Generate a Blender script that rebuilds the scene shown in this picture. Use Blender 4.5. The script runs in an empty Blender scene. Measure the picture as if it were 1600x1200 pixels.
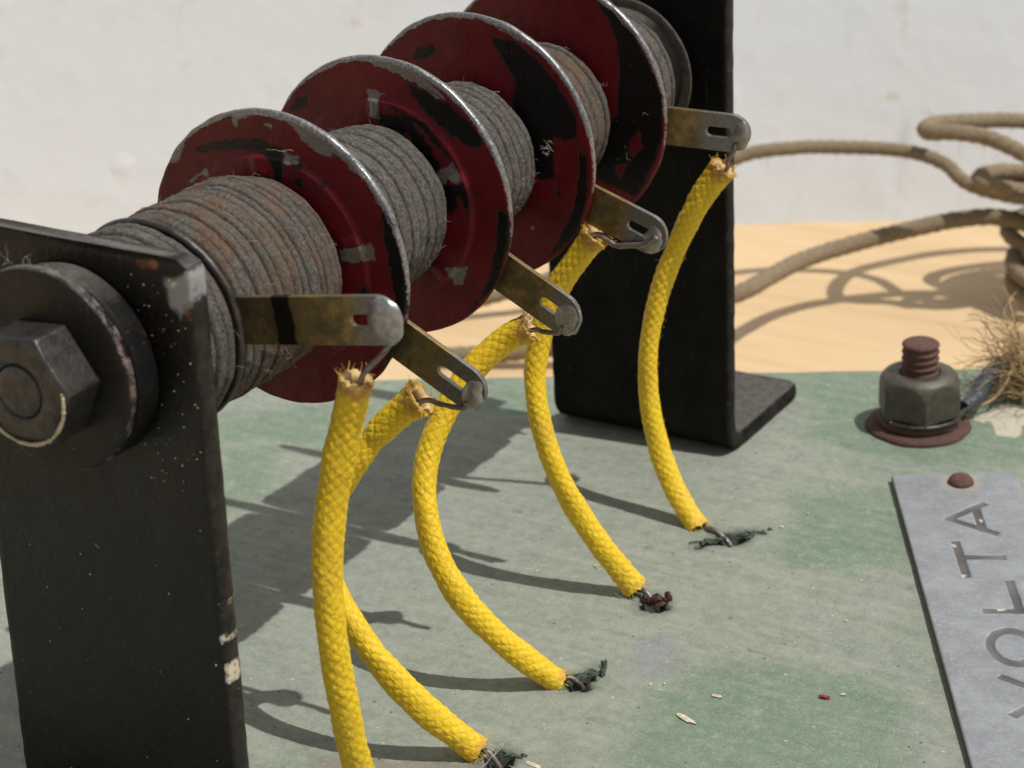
import bpy, bmesh, math, random
import numpy as np
from mathutils import Matrix, Vector
# every length below is in millimetres; meshes are written to the scene in metres
MM = 0.001
D = {'cam':{'f':3517.4,'C':[108.856,-138.66,105.989],'r':[0.85756,0.51256,-0.04333],'u':[-0.16928,0.36075,0.91717],'w':[-0.48573,0.7792,-0.39613]},'H':42.67,'Y':[0.0,16.6,31.6,45.88],'F':[{'k':[[[-7.29,8.5],[-4.51,9.51],[-0.53,10.1],[1.33,9.47],[1.71,8.22],[1.28,6.54],[0.64,6.56],[0.54,8.07],[-0.32,9.05],[-3.92,8.92],[-6.65,8.25]],[[10.5,5.9],[11.84,4.33],[13.04,2.46],[13.22,-1.59],[12.74,-3.16],[11.44,-2.38],[10.8,2.01]],[[13.17,-3.09],[11.87,-6.38],[9.78,-9.02],[8.8,-9.37],[10.68,-5.74],[11.99,-3.29]],[[2.52,8.7],[3.28,8.64],[3.22,8.09],[2.46,8.1]],[[2.51,7.3],[3.39,7.25],[3.33,6.59],[2.45,6.69]],[[4.92,7.35],[5.54,7.21],[5.48,6.67],[4.87,6.8]],[[8.6,-0.52],[8.89,-1.58],[8.46,-2.2],[8.27,-1.4]]],'g':[[[-6.19,11.91],[-1.84,12.73],[2.3,12.68],[4.72,11.75],[7.1,10.61],[9.35,8.25],[8.44,8.4],[6.71,9.77],[4.6,10.57],[2.21,11.82],[-0.29,12.22],[-2.58,11.42],[-3.05,10.71],[-3.31,11.87],[-4.89,11.74]],[[-9.88,8.24],[-8.55,9.12],[-8.37,8.43],[-9.34,7.19],[-10.47,6.88]],[[-7.94,5.98],[-6.27,7.03],[-6.06,6.5],[-7.61,5.91],[-8.37,5.25]],[[1.64,9.4],[3.07,9.04],[2.81,8.36],[1.73,8.44]],[[6.49,1.91],[9.5,2.74],[9.76,1.42],[6.71,0.85]],[[2.51,11.64],[4.83,11.65],[6.59,10.44],[6.12,9.43],[4.52,9.76],[3.35,10.57]],[[-0.04,11.61],[0.9,11.45],[0.54,11.09],[-0.08,11.23]]]},{'k':[[[0.06,7.58],[2.73,7.66],[4.46,6.03],[5.89,3.91],[5.56,2.94],[3.81,4.34],[2.88,6.07],[1.03,6.31],[-0.02,6.65]],[[2.94,10.42],[5.77,9.83],[8.74,7.91],[9.95,6.7],[9.39,5.95],[7.1,6.35],[5.1,7.71],[3.63,9.13]],[[1.19,8.4],[4.56,7.42],[6.99,4.74],[7.46,3.88],[6.71,4.47],[4.24,6.69]],[[5.48,1.76],[8.15,2.47],[8.7,0.8],[8.48,-0.63],[7.92,0.93],[7.56,1.34],[7.34,-0.09],[6.77,-0.63],[5.67,0.62]],[[-9.36,6.73],[-8.68,7.86],[-7.24,8.38],[-7.61,7.4],[-9.1,6.52]],[[11.39,0.48],[12.4,0.16],[12.41,-2.16],[10.9,-6.17],[7.66,-9.82],[9.98,-6.31],[10.95,-2.85]],[[6.92,7.7],[8.69,7.0],[10.18,6.28],[9.63,5.53],[7.85,5.99]]],'g':[[[-11.26,7.45],[-8.75,9.96],[-6.65,11.57],[-3.54,12.74],[-0.84,12.92],[2.81,12.21],[4.82,11.19],[6.78,9.49],[5.75,9.6],[3.75,10.73],[0.64,11.53],[-2.24,12.25],[-3.9,11.79],[-5.21,10.87],[-6.2,10.58],[-7.4,9.52],[-9.13,8.99]],[[-1.25,9.66],[0.8,9.46],[0.12,8.97],[0.08,7.12],[-0.97,7.18],[-0.72,8.6]],[[5.3,2.9],[7.26,4.13],[8.34,2.56],[7.62,2.33],[6.86,2.64],[5.48,1.72]],[[5.93,-5.46],[7.99,-5.24],[7.36,-6.92],[6.54,-7.14]]]},{'k':[[[2.42,10.68],[4.99,10.46],[7.33,8.92],[9.11,6.73],[10.88,4.42],[10.94,2.5],[9.71,1.86],[8.51,2.08],[8.36,-1.61],[7.52,-2.15],[6.57,-1.97],[5.38,1.82],[4.42,4.64],[4.81,6.86],[3.29,9.1]],[[-6.0,7.78],[-5.36,8.82],[-3.63,9.31],[-3.53,8.64],[-5.15,7.69]],[[11.04,1.54],[11.84,0.19],[11.71,-3.51],[10.46,-6.92],[7.32,-9.92],[8.8,-7.41],[10.28,-4.45],[10.88,-1.41]],[[8.63,-1.7],[8.94,-2.65],[8.74,-3.67]],[[-10.88,8.14],[-9.61,9.5],[-7.79,10.66],[-8.74,9.59],[-9.98,8.48]]],'g':[[[3.41,11.37],[5.03,11.29],[6.33,10.36],[5.0,10.7]],[[5.65,-6.99],[6.07,-6.8],[5.91,-7.33]]]},{'k':[[[4.54,11.59],[6.56,9.29],[7.53,7.09],[7.82,5.03],[7.45,0.11],[6.22,-1.76],[6.18,-3.06],[3.93,-6.19],[5.1,-6.92],[9.35,-8.11],[11.55,-3.68],[12.18,-1.04],[12.24,1.93],[10.83,5.34],[9.28,7.89],[7.27,9.97],[5.47,11.67]],[[-10.85,8.09],[-9.73,9.91],[-8.19,10.89],[-6.17,11.91],[-5.96,11.3],[-8.25,9.82],[-9.81,8.61]]],'r':[[[8.78,-2.74],[9.7,-1.44],[10.01,-3.02],[8.98,-4.23],[8.48,-3.64]],[[7.06,-5.24],[8.3,-4.86],[7.5,-6.43],[7.16,-5.99]]],'g':[[[6.72,-0.84],[7.67,-0.51],[7.42,-0.88]]]}],'green':[[[26.65,18.23],[29.02,22.59],[34.99,24.94],[44.01,25.72],[47.63,22.72],[51.85,9.31],[35.3,-4.32],[28.05,4.7],[26.62,12.08]],[[24.5,44.92],[20.84,57.66],[23.84,60.82],[29.59,64.45],[36.07,55.25],[39.64,47.84],[33.2,43.93],[27.62,42.66]],[[-48.25,46.74],[-43.18,51.16],[-31.53,60.75],[-33.32,66.23],[-17.92,73.44],[-12.34,63.75],[-24.03,60.21],[-27.52,46.89],[-37.78,43.88],[-43.13,41.33]],[[1.83,85.89],[37.2,105.61],[45.88,78.4],[29.23,68.99],[16.19,69.64],[13.22,79.82],[4.91,82.03]],[[-42.05,39.94],[-35.79,44.84],[-30.78,34.43],[-31.39,27.27]]],'mauve':[[[20.39,22.85],[23.05,25.51],[26.03,19.18],[24.32,16.43]]],'cream':[[[30.8,83.23],[32.48,87.92],[32.85,90.08],[35.36,88.3],[37.35,91.21],[40.03,87.6],[36.79,84.16],[37.12,81.11],[35.12,80.54],[33.83,83.32]]],'rust':[[[20.54,77.39],[20.11,84.07],[26.34,88.01],[30.82,84.2],[31.94,77.16],[25.98,73.39]],[[4.35,-7.38],[18.76,-1.16],[19.32,-3.63],[7.09,-9.33]]],'hole':[[[16.85,42.13],[17.28,43.63],[18.16,45.51],[18.14,46.29],[19.52,47.17],[20.98,47.88],[21.15,46.78],[20.88,45.08],[20.24,44.18],[19.37,43.76],[18.35,43.64],[17.41,41.9]],[[17.29,29.56],[17.18,30.93],[18.08,31.55],[19.14,31.18],[19.86,30.12],[20.59,29.71],[19.75,28.67],[18.31,28.13]],[[18.65,12.34],[18.22,14.28],[18.64,15.59],[19.23,16.61],[20.63,14.77],[20.04,14.11],[21.18,13.44],[19.93,12.27]],[[18.26,-0.11],[18.51,1.16],[20.17,0.87],[20.61,0.44],[20.99,-0.96],[20.3,-1.79],[19.17,-2.05]]],'plate_origin':[29.05,64.49],'plate_dir':[0.4829,-0.8757],'strokes':[[[8.59,7.32],[4.55,10.45]],[[4.55,10.45],[8.78,13.92]],[[7.57,8.08],[7.57,13.09]],[[4.49,15.62],[4.51,22.75]],[[4.61,18.87],[8.63,19.07]],[[8.41,24.01],[8.45,29.97]],[[5.24,29.62],[8.49,29.76]]],'rivet':[6.94,2.24],'sl':[[[18.5,-15.3,41.2],[17.64,-15.44,38.1],[16.65,-15.75,34.35],[15.79,-16.17,30.05],[15.31,-16.62,24.66],[15.44,-16.83,19.17],[15.8,-16.61,13.38],[16.16,-15.87,7.13],[17.45,-14.5,-0.02]],[[12.75,1.2,31.98],[11.05,0.86,30.64],[9.27,0.24,28.8],[7.37,-0.68,26.27],[5.75,-1.72,23.4],[4.97,-2.71,20.36],[5.3,-3.59,17.2],[7.15,-4.28,13.98],[10.43,-4.35,9.58],[13.84,-3.11,5.13],[17.54,-0.7,0.54]],[[13.32,18.0,32.13],[11.49,17.35,31.09],[9.49,16.12,29.24],[8.04,14.7,27.06],[6.86,12.87,24.15],[6.29,10.98,20.76],[6.85,9.4,17.14],[8.46,8.37,13.19],[11.07,8.41,8.96],[14.28,9.9,4.77],[17.72,12.8,0.16]],[[11.93,32.6,35.79],[10.33,32.28,33.57],[8.29,31.64,30.28],[6.81,30.73,25.82],[6.39,29.91,21.44],[7.36,29.22,16.55],[9.47,28.98,11.31],[12.64,29.54,5.9],[16.18,30.8,0.67]],[[15.51,52.2,36.89],[13.32,51.61,33.59],[11.03,50.78,28.47],[9.32,49.99,23.32],[8.45,49.18,17.86],[8.76,48.38,12.51],[10.26,47.57,7.35],[12.39,46.88,3.34],[15.27,46.2,-0.07]]],'lug':[[-15.0,22.9,9.5],[1.2,21.3,-27.0],[17.8,20.6,-27.0],[32.8,20.3,-19.0],[47.08,19.0,-5.2]],'edge':[[-33.43,66.39],[31.15,100.43]],'silver':[[[8.59,50.32],[11.33,51.48],[11.46,49.81],[10.01,47.87],[9.09,48.45]]],'rusty':[[[6.23,51.52],[8.25,52.11],[8.02,51.31],[6.36,51.15]],[[10.28,48.65],[10.75,48.23],[10.59,47.47],[10.27,47.66]],[[-12.8,15.59],[-12.0,15.8],[-13.06,3.18],[-13.97,2.92]]],'creamy':[[[10.07,22.04],[10.68,22.08],[10.69,21.08],[10.26,21.08]],[[10.39,19.61],[10.86,19.45],[10.75,17.45],[10.28,17.6]],[[10.16,24.82],[10.75,24.69],[10.68,24.12],[10.22,24.28]],[[9.0,50.39],[10.06,50.56],[9.85,49.8],[9.24,49.55]]],'loopA':[[14.59,175.38,6.0],[9.71,172.55,7.0],[5.25,168.51,8.0],[1.4,162.98,9.0],[-1.32,157.26,10.0],[-1.28,151.38,11.0],[1.16,146.25,12.0],[4.76,146.01,12.5],[8.41,147.38,12.0],[12.02,147.62,11.0],[15.66,149.13,9.0],[19.41,154.61,6.0]],'loopB':[[16.7,170.26,-2.0],[13.0,163.53,2.0],[11.09,154.98,5.0],[8.64,149.98,6.0],[8.31,147.07,6.0],[9.96,147.71,5.0],[12.98,152.48,3.0],[16.9,157.74,0.0]]}
H = D['H']; YF = D['Y']; R_FL = 12.5
scn = bpy.context.scene
col = scn.collection
rng = np.random.RandomState(7)
random.seed(7)

# ------------------------------------------------------------------ camera
c = D['cam']
cam_d = bpy.data.cameras.new('camera'); cam = bpy.data.objects.new('camera', cam_d); col.objects.link(cam)
r_, u_, w_ = (Vector(c[k]) for k in 'ruw')
M = Matrix((( r_[0], u_[0], -w_[0], c['C'][0]*MM), (r_[1], u_[1], -w_[1], c['C'][1]*MM),
            (r_[2], u_[2], -w_[2], c['C'][2]*MM), (0, 0, 0, 1)))
cam.matrix_world = M
cam_d.sensor_width = 36.0; cam_d.lens = c['f']/1600*36
cam_d.clip_start = 0.01; cam_d.clip_end = 20
cam_d.dof.use_dof = True
cam_d.dof.focus_distance = 0.194
cam_d.dof.aperture_fstop = 72
scn.camera = cam

# ------------------------------------------------------------------ light
SUN_EL, SUN_AZ = 63.5, 6.0           # azimuth counted from +X towards +Y
world = bpy.data.worlds.new('World'); scn.world = world; world.use_nodes = True
wn = world.node_tree; wn.nodes.clear()
sky = wn.nodes.new('ShaderNodeTexSky'); sky.sky_type = 'NISHITA'; sky.sun_disc = False
sky.sun_elevation = math.radians(SUN_EL); sky.sun_rotation = math.radians(90-SUN_AZ)
hsv = wn.nodes.new('ShaderNodeHueSaturation'); hsv.inputs['Saturation'].default_value = 0.22
bg = wn.nodes.new('ShaderNodeBackground'); bg.inputs['Strength'].default_value = 0.078
wo = wn.nodes.new('ShaderNodeOutputWorld')
wn.links.new(sky.outputs[0], hsv.inputs['Color']); wn.links.new(hsv.outputs[0], bg.inputs[0]); wn.links.new(bg.outputs[0], wo.inputs[0])
sd = bpy.data.lights.new('sun', 'SUN'); sd.energy = 3.55; sd.angle = math.radians(0.6); sd.color = (1.0, 0.982, 0.955)
sun = bpy.data.objects.new('sun', sd); col.objects.link(sun)
e, a = math.radians(SUN_EL), math.radians(SUN_AZ)
sdir = Vector((math.cos(e)*math.cos(a), math.cos(e)*math.sin(a), math.sin(e)))
sun.rotation_euler = sdir.to_track_quat('Z', 'Y').to_euler()
sun.location = sdir*0.6
scn.view_settings.view_transform = 'Standard'; scn.view_settings.look = 'None'
scn.view_settings.exposure = 0.0; scn.view_settings.gamma = 1.0; scn.view_settings.use_curve_mapping = False
scn.render.engine = 'CYCLES'

# ------------------------------------------------------------------ node helper
class NT:
    def __init__(s, name):
        s.m = bpy.data.materials.new(name); s.m.use_nodes = True
        s.t = s.m.node_tree; s.t.nodes.clear()
        s.out = s.t.nodes.new('ShaderNodeOutputMaterial')
        s.b = s.t.nodes.new('ShaderNodeBsdfPrincipled'); s.l(s.b.outputs[0], s.out.inputs[0])
        tc = s.t.nodes.new('ShaderNodeTexCoord'); v = s.t.nodes.new('ShaderNodeVectorMath'); v.operation = 'SCALE'
        v.inputs['Scale'].default_value = 1000.0; s.l(tc.outputs['Object'], v.inputs[0]); s.co = v.outputs[0]
    def l(s, a, b): s.t.links.new(a, b)
    def put(s, sock, v):
        if isinstance(v, bpy.types.NodeSocket): s.l(v, sock)
        elif isinstance(v, (tuple, list)) and len(v) == 3 and sock.type == 'RGBA': sock.default_value = (*v, 1)
        else: sock.default_value = v
    def stretch(s, sx, sy, sz, rot=0):
        m = s.t.nodes.new('ShaderNodeMapping'); m.inputs['Scale'].default_value = (sx, sy, sz)
        m.inputs['Rotation'].default_value = (0, 0, rot); s.l(s.co, m.inputs[0]); return m.outputs[0]
    def noise(s, scale, detail=4, rough=0.6, co=None, dist=0, off=None):
        n = s.t.nodes.new('ShaderNodeTexNoise'); n.inputs['Scale'].default_value = scale
        n.inputs['Detail'].default_value = detail; n.inputs['Roughness'].default_value = rough
        n.inputs['Distortion'].default_value = dist
        co = co or s.co
        if off is not None:
            v = s.t.nodes.new('ShaderNodeVectorMath'); v.operation = 'ADD'; v.inputs[1].default_value = (off, off*1.7, off*.3)
            s.l(co, v.inputs[0]); co = v.outputs[0]
        s.l(co, n.inputs['Vector']); return n.outputs['Fac']
    def voronoi(s, scale, co=None, feature='F1', out='Distance'):
        n = s.t.nodes.new('ShaderNodeTexVoronoi'); n.feature = feature; n.inputs['Scale'].default_value = scale
        s.l(co or s.co, n.inputs['Vector']); return n.outputs[out]
    def ramp(s, f, lo, hi, a=0.0, b=1.0):
        n = s.t.nodes.new('ShaderNodeMapRange'); s.put(n.inputs['Value'], f)
        n.inputs['From Min'].default_value = lo; n.inputs['From Max'].default_value = hi
        n.inputs['To Min'].default_value = a; n.inputs['To Max'].default_value = b; return n.outputs['Result']
    def math(s, op, a, b=0.0):
        n = s.t.nodes.new('ShaderNodeMath'); n.operation = op; s.put(n.inputs[0], a); s.put(n.inputs[1], b); return n.outputs[0]
    def mix(s, f, a, b):
        n = s.t.nodes.new('ShaderNodeMix'); n.data_type = 'RGBA'; s.put(n.inputs[0], f); s.put(n.inputs[6], a); s.put(n.inputs[7], b)
        return n.outputs[2]
    def attr(s, name):
        n = s.t.nodes.new('ShaderNodeAttribute'); n.attribute_name = name; return n.outputs['Fac']
    def mask(s, attr, amp=0.5, scale=1.5, soft=0.06, shift=0.0, off=0):
        # ragged edge round a painted-off patch: distance to its outline plus noise
        n = s.noise(scale, 6, 0.65, off=off)
        d = s.math('ADD', s.attr(attr), s.math('MULTIPLY', s.math('SUBTRACT', n, 0.5), amp*2))
        return s.ramp(d, shift-soft, shift+soft, 1.0, 0.0)
    def bump(s, h, dist=0.05, strength=1.0, nrm=None):
        n = s.t.nodes.new('ShaderNodeBump'); n.inputs['Distance'].default_value = dist*MM; n.inputs['Strength'].default_value = strength
        s.put(n.inputs['Height'], h)
        if nrm is not None: s.l(nrm, n.inputs['Normal'])
        return n.outputs[0]
    def done(s, color=None, rough=0.5, metal=0.0, normal=None, **kw):
        if color is not None: s.put(s.b.inputs['Base Color'], color)
        s.put(s.b.inputs['Roughness'], rough); s.put(s.b.inputs['Metallic'], metal)
        if normal is not None: s.l(normal, s.b.inputs['Normal'])
        for k, v in kw.items(): s.put(s.b.inputs[k.replace('_', ' ')], v)
        return s.m

# ------------------------------------------------------------------ mesh helpers
def hsh(i, j, k):
    n = (i.astype(np.int64)*374761393 + j.astype(np.int64)*668265263 + k*2147483647) & 0xffffffff
    n = ((n ^ (n >> 13))*1274126177) & 0xffffffff
    return ((n ^ (n >> 16)) & 0xffff)/65535.0
def vn(x, y, seed=0):                                    # smooth value noise in [-1, 1]
    x = np.asarray(x, float); y = np.asarray(y, float)+0*x
    i, j = np.floor(x), np.floor(y); fx, fy = x-i, y-j
    fx = fx*fx*(3-2*fx); fy = fy*fy*(3-2*fy)
    a = hsh(i, j, seed); b = hsh(i+1, j, seed); c_ = hsh(i, j+1, seed); d = hsh(i+1, j+1, seed)
    return 2*((a*(1-fx)+b*fx)*(1-fy)+(c_*(1-fx)+d*fx)*fy)-1
def fbm(x, y, seed=0, o=3):
    return sum(vn(x*2**k, y*2**k, seed+k*11)/2**k for k in range(o))
def sdf(px, py, polys):                                  # signed distance to a union of polygons, negative inside
    best = np.full(px.shape, 50.0)
    for P in polys:
        P = np.array(P); d = np.full(px.shape, 1e9); ins = np.zeros(px.shape, bool)
        for i in range(len(P)):
            a_, b_ = P[i-1], P[i]; e_ = b_-a_; wx, wy = px-a_[0], py-a_[1]
            t = np.clip((wx*e_[0]+wy*e_[1])/(e_@e_+1e-12), 0, 1)
            d = np.minimum(d, (wx-e_[0]*t)**2+(wy-e_[1]*t)**2)
            cnd = ((a_[1] > py) != (b_[1] > py)) & (px < (b_[0]-a_[0])*(py-a_[1])/((b_[1]-a_[1]) if b_[1] != a_[1] else 1e-9)+a_[0])
            ins ^= cnd
        d = np.sqrt(d); d[ins] *= -1; best = np.minimum(best, d)
    return best
def obj(name, V, F, mats, parent=None, smooth=True, attrs=None, org=(0, 0, 0), fm=None):
    V = np.asarray(V, float)
    me = bpy.data.meshes.new(name); me.from_pydata(((V-np.array(org))*MM).tolist(), [], [list(map(int, f)) for f in F])
    for m in (mats if isinstance(mats, (list, tuple)) else [mats]): me.materials.append(m)
    if fm is not None: me.polygons.foreach_set('material_index', np.asarray(fm, np.int32))
    me.polygons.foreach_set('use_smooth', [smooth]*len(me.polygons))
    for k, v in (attrs or {}).items():
        at = me.attributes.new(k, 'FLOAT', 'POINT'); at.data.foreach_set('value', np.asarray(v, np.float32))
    me.update()
    o = bpy.data.objects.new(name, me); col.objects.link(o)
    if parent is not None: o.parent = parent
    else: o.location = Vector(org)*MM
    return o
def thing(name, label, cat, loc=(0, 0, 0), group=None):
    o = bpy.data.objects.new(name, None); col.objects.link(o); o.location = Vector(loc)*MM
    o.empty_display_size = 0.01
    o['label'] = label; o['category'] = cat
    if group: o['group'] = group
    ORG[o.name] = tuple(loc)
    return o
def tag(o, label, cat, group=None, kind=None):
    if label: o['label'] = label
    if cat: o['category'] = cat
    if group: o['group'] = group
    if kind: o['kind'] = kind
ORG = {}
def part(name, V, F, mats, parent, **k):
    o = obj(name, V, F, mats, parent, org=ORG[parent.name], **k); ORG[o.name] = ORG[parent.name]; return o
def gridf(nu, nv, wrap_u=False, wrap_v=False, base=0):   # verts laid out [u][v]
    U = np.arange(nu if wrap_u else nu-1); Vv = np.arange(nv if wrap_v else nv-1)
    uu, vv = np.meshgrid(U, Vv, indexing='ij'); u2 = (uu+1) % nu; v2 = (vv+1) % nv
    return (np.stack([uu*nv+vv, u2*nv+vv, u2*nv+v2, uu*nv+v2], -1).reshape(-1, 4)+base)
def join(parts):                                         # parts: (V, F[, mat index])
    Vs, Fs, Ms, n = [], [], [], 0
    for p in parts:
        Vs.append(np.asarray(p[0])); Fs += [[int(i)+n for i in f] for f in p[1]]; Ms += [p[2] if len(p) > 2 else 0]*len(p[1]); n += len(p[0])
    return np.concatenate(Vs), Fs, Ms
def catmull(P, step=0.12):
    P = np.array(P, float); P = np.vstack([2*P[0]-P[1], P, 2*P[-1]-P[-2]])
    o = []
    for i in range(1, len(P)-2):
        L = np.linalg.norm(P[i+1]-P[i]); n = max(3, int(L/step)); t = np.arange(n)/n; t = t[:, None]
        p0, p1, p2, p3 = P[i-1:i+3]
        o.append(.5*((2*p1)+(-p0+p2)*t+(2*p0-5*p1+4*p2-p3)*t**2+(-p0+3*p1-3*p2+p3)*t**3))
    o.append(P[-2][None]); Q = np.vstack(o)
    s = np.r_[0, np.cumsum(np.linalg.norm(np.diff(Q, axis=0), axis=1))]
    n = max(4, int(s[-1]/step)); ss = np.linspace(0, s[-1], n)
    return np.stack([np.interp(ss, s, Q[:, k]) for k in range(3)], 1), ss
def frames(P):
    T = np.gradient(P, axis=0); T /= np.linalg.norm(T, axis=1)[:, None]
    ref = np.array([0, 1., 0]) if abs(T[0][1]) < .9 else np.array([1., 0, 0])
    N = np.cross(T[0], ref); N /= np.linalg.norm(N); Ns = [N]
    for i in range(1, len(P)):
        n = Ns[-1]-T[i]*(Ns[-1]@T[i]); Ns.append(n/np.linalg.norm(n))
    Ns = np.array(Ns); return T, Ns, np.cross(T, Ns)
def tube(P, rad, nth=12, step=0.12, rf=None, caps=True):
    P, s = catmull(P, step); T, N, B = frames(P)
    th = np.arange(nth)/nth*2*np.pi
    r = np.full((len(P), nth), 1.0)*(rad(s)[:, None] if callable(rad) else rad)
    if rf is not None: r = rf(r, s[:, None], th[None, :], s[-1])
    V = P[:, None]+r[..., None]*(np.cos(th)[None, :, None]*N[:, None]+np.sin(th)[None, :, None]*B[:, None])
    F = gridf(len(P), nth, wrap_v=True).tolist(); V = V.reshape(-1, 3)
    if caps: F += [list(range(nth))[::-1], list(range((len(P)-1)*nth, len(P)*nth))]
    return V, F
def hair(p, d, L, r=0.025, curl=0.5, n=6):
    p = np.array(p, float); d = np.array(d, float); d /= np.linalg.norm(d)+1e-9; P = [p]
    for k in range(n):
        d = d+rng.normal(size=3)*curl; d /= np.linalg.norm(d); P.append(P[-1]+d*L/n)
    return tube(P, lambda s: r*(1-.6*s/max(s[-1], 1e-6)), 4, L/n/1.6, caps=False)
def lathe(prof, nth=96, cen=(0, 0, 0), axis='z', rf=None, closed=False):
    # prof: list of (r, h)
    prof = np.array(prof, float); th = np.arange(nth)/nth*2*np.pi
    r = prof[:, 0][:, None]+0*th; h = prof[:, 1][:, None]+0*th
    if rf is not None: r = rf(r, h, th[None, :])
    a_, b_ = r*np.cos(th), r*np.sin(th)
    V = np.stack([a_, b_, h], -1) if axis == 'z' else np.stack([a_, h, b_], -1)
    F = gridf(len(prof), nth, wrap_u=closed, wrap_v=True)
    if axis == 'z': F = F[:, ::-1]
    return V.reshape(-1, 3)+np.array(cen), F.tolist()
def blob(cen, rad, nu=20, nv=12, amp=0.1, seed=0):
    th = np.linspace(0, np.pi, nv); ph = np.arange(nu)/nu*2*np.pi
    T_, P_ = np.meshgrid(th, ph, indexing='ij')
    rr = 1+amp*vn(P_*3/np.pi+T_*1.1, T_*2, seed)*np.sin(T_)
    V = np.stack([rad[0]*rr*np.sin(T_)*np.cos(P_), rad[1]*rr*np.sin(T_)*np.sin(P_), rad[2]*rr*np.cos(T_)], -1)
    return V.reshape(-1, 3)+np.array(cen), gridf(nv, nu, wrap_v=True)[:, ::-1].tolist()
def box(x0, x1, y0, y1, z0, z1):
    V = [(x, y, z) for x in (x0, x1) for y in (y0, y1) for z in (z0, z1)]
    return np.array(V, float), [[0, 1, 3, 2], [4, 6, 7, 5], [0, 4, 5, 1], [2, 3, 7, 6], [0, 2, 6, 4], [1, 5, 7, 3]]
def hexnut(rc, h0, h1, ch, axis, cen, bore, rot=0, both=False, nth=180):
    th0 = (np.arange(nth)/nth*2*np.pi)
    def rf(r, h, th):
        a_ = (th-rot+np.pi/6) % (np.pi/3)-np.pi/6      # corner at rot
        b_ = (th-rot) % (np.pi/3)
        hexr = rc*math.cos(math.pi/6)/np.cos(b_-np.pi/6)
        return np.minimum(hexr, r)
    hs = np.linspace(0, 1, 26); pr = []
    big = rc*1.02
    for t in hs:
        h = h0+(h1-h0)*t; d = (h1-h) if not both else min(h1-h, h-h0)
        k_ = .90 if ch < 3 else .72; pr.append((min(big, rc*k_+math.sqrt(max(0, 1-(1-min(d/ch, 1))**2))*rc*(1.03-k_)), h))
    pr = [(bore, h0), (rc*.5, h0)]+pr+[(rc*.70, h1+.07), (rc*.6, h1+.08), (bore+.25, h1+.08), (bore, h1-.1), (bore, h0)]
    return lathe(pr, nth, cen, axis, rf)

# ------------------------------------------------------------------ materials
def mat_wood():
    n = NT('pine_wood'); co = n.stretch(.012, .10, .1, math.radians(-28))
    g = n.noise(1.0, 5, .6, co, 1.2); f = n.noise(6.0, 4, .6, co)
    cl = n.mix(n.ramp(g, .35, .7), (.68, .49, .28), (.58, .395, .205)); cl = n.mix(n.ramp(f, .5, .8, 0, .3), cl, (.50, .33, .17))
    return n.done(cl, .55, normal=n.bump(f, .08))
def mat_wall():
    n = NT('white_paint'); a_ = n.noise(.12, 4, .6); b_ = n.noise(.05, 3, .5, off=7)
    cl = n.mix(n.ramp(a_, .58, .78, 0, .55), (.77, .815, .855), (.64, .68, .715)); cl = n.mix(n.ramp(b_, .5, .75, 0, .4), cl, (.78, .80, .81))
    sm = n.noise(.10, 4, .6, n.stretch(1, 1, .22), off=3); cl = n.mix(n.ramp(sm, .62, .74, 0, .5), cl, (.52, .53, .54)); cl = n.mix(n.ramp(n.noise(.16, 3, .5, off=33), .68, .76, 0, .5), cl, (.62, .52, .38))
    sp = n.voronoi(.07); h = n.math('ADD', n.ramp(sp, .0, .16, 1, 0), n.math('MULTIPLY', a_, 1.2))
    return n.done(cl, .45, normal=n.bump(h, .4, .5))
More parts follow.
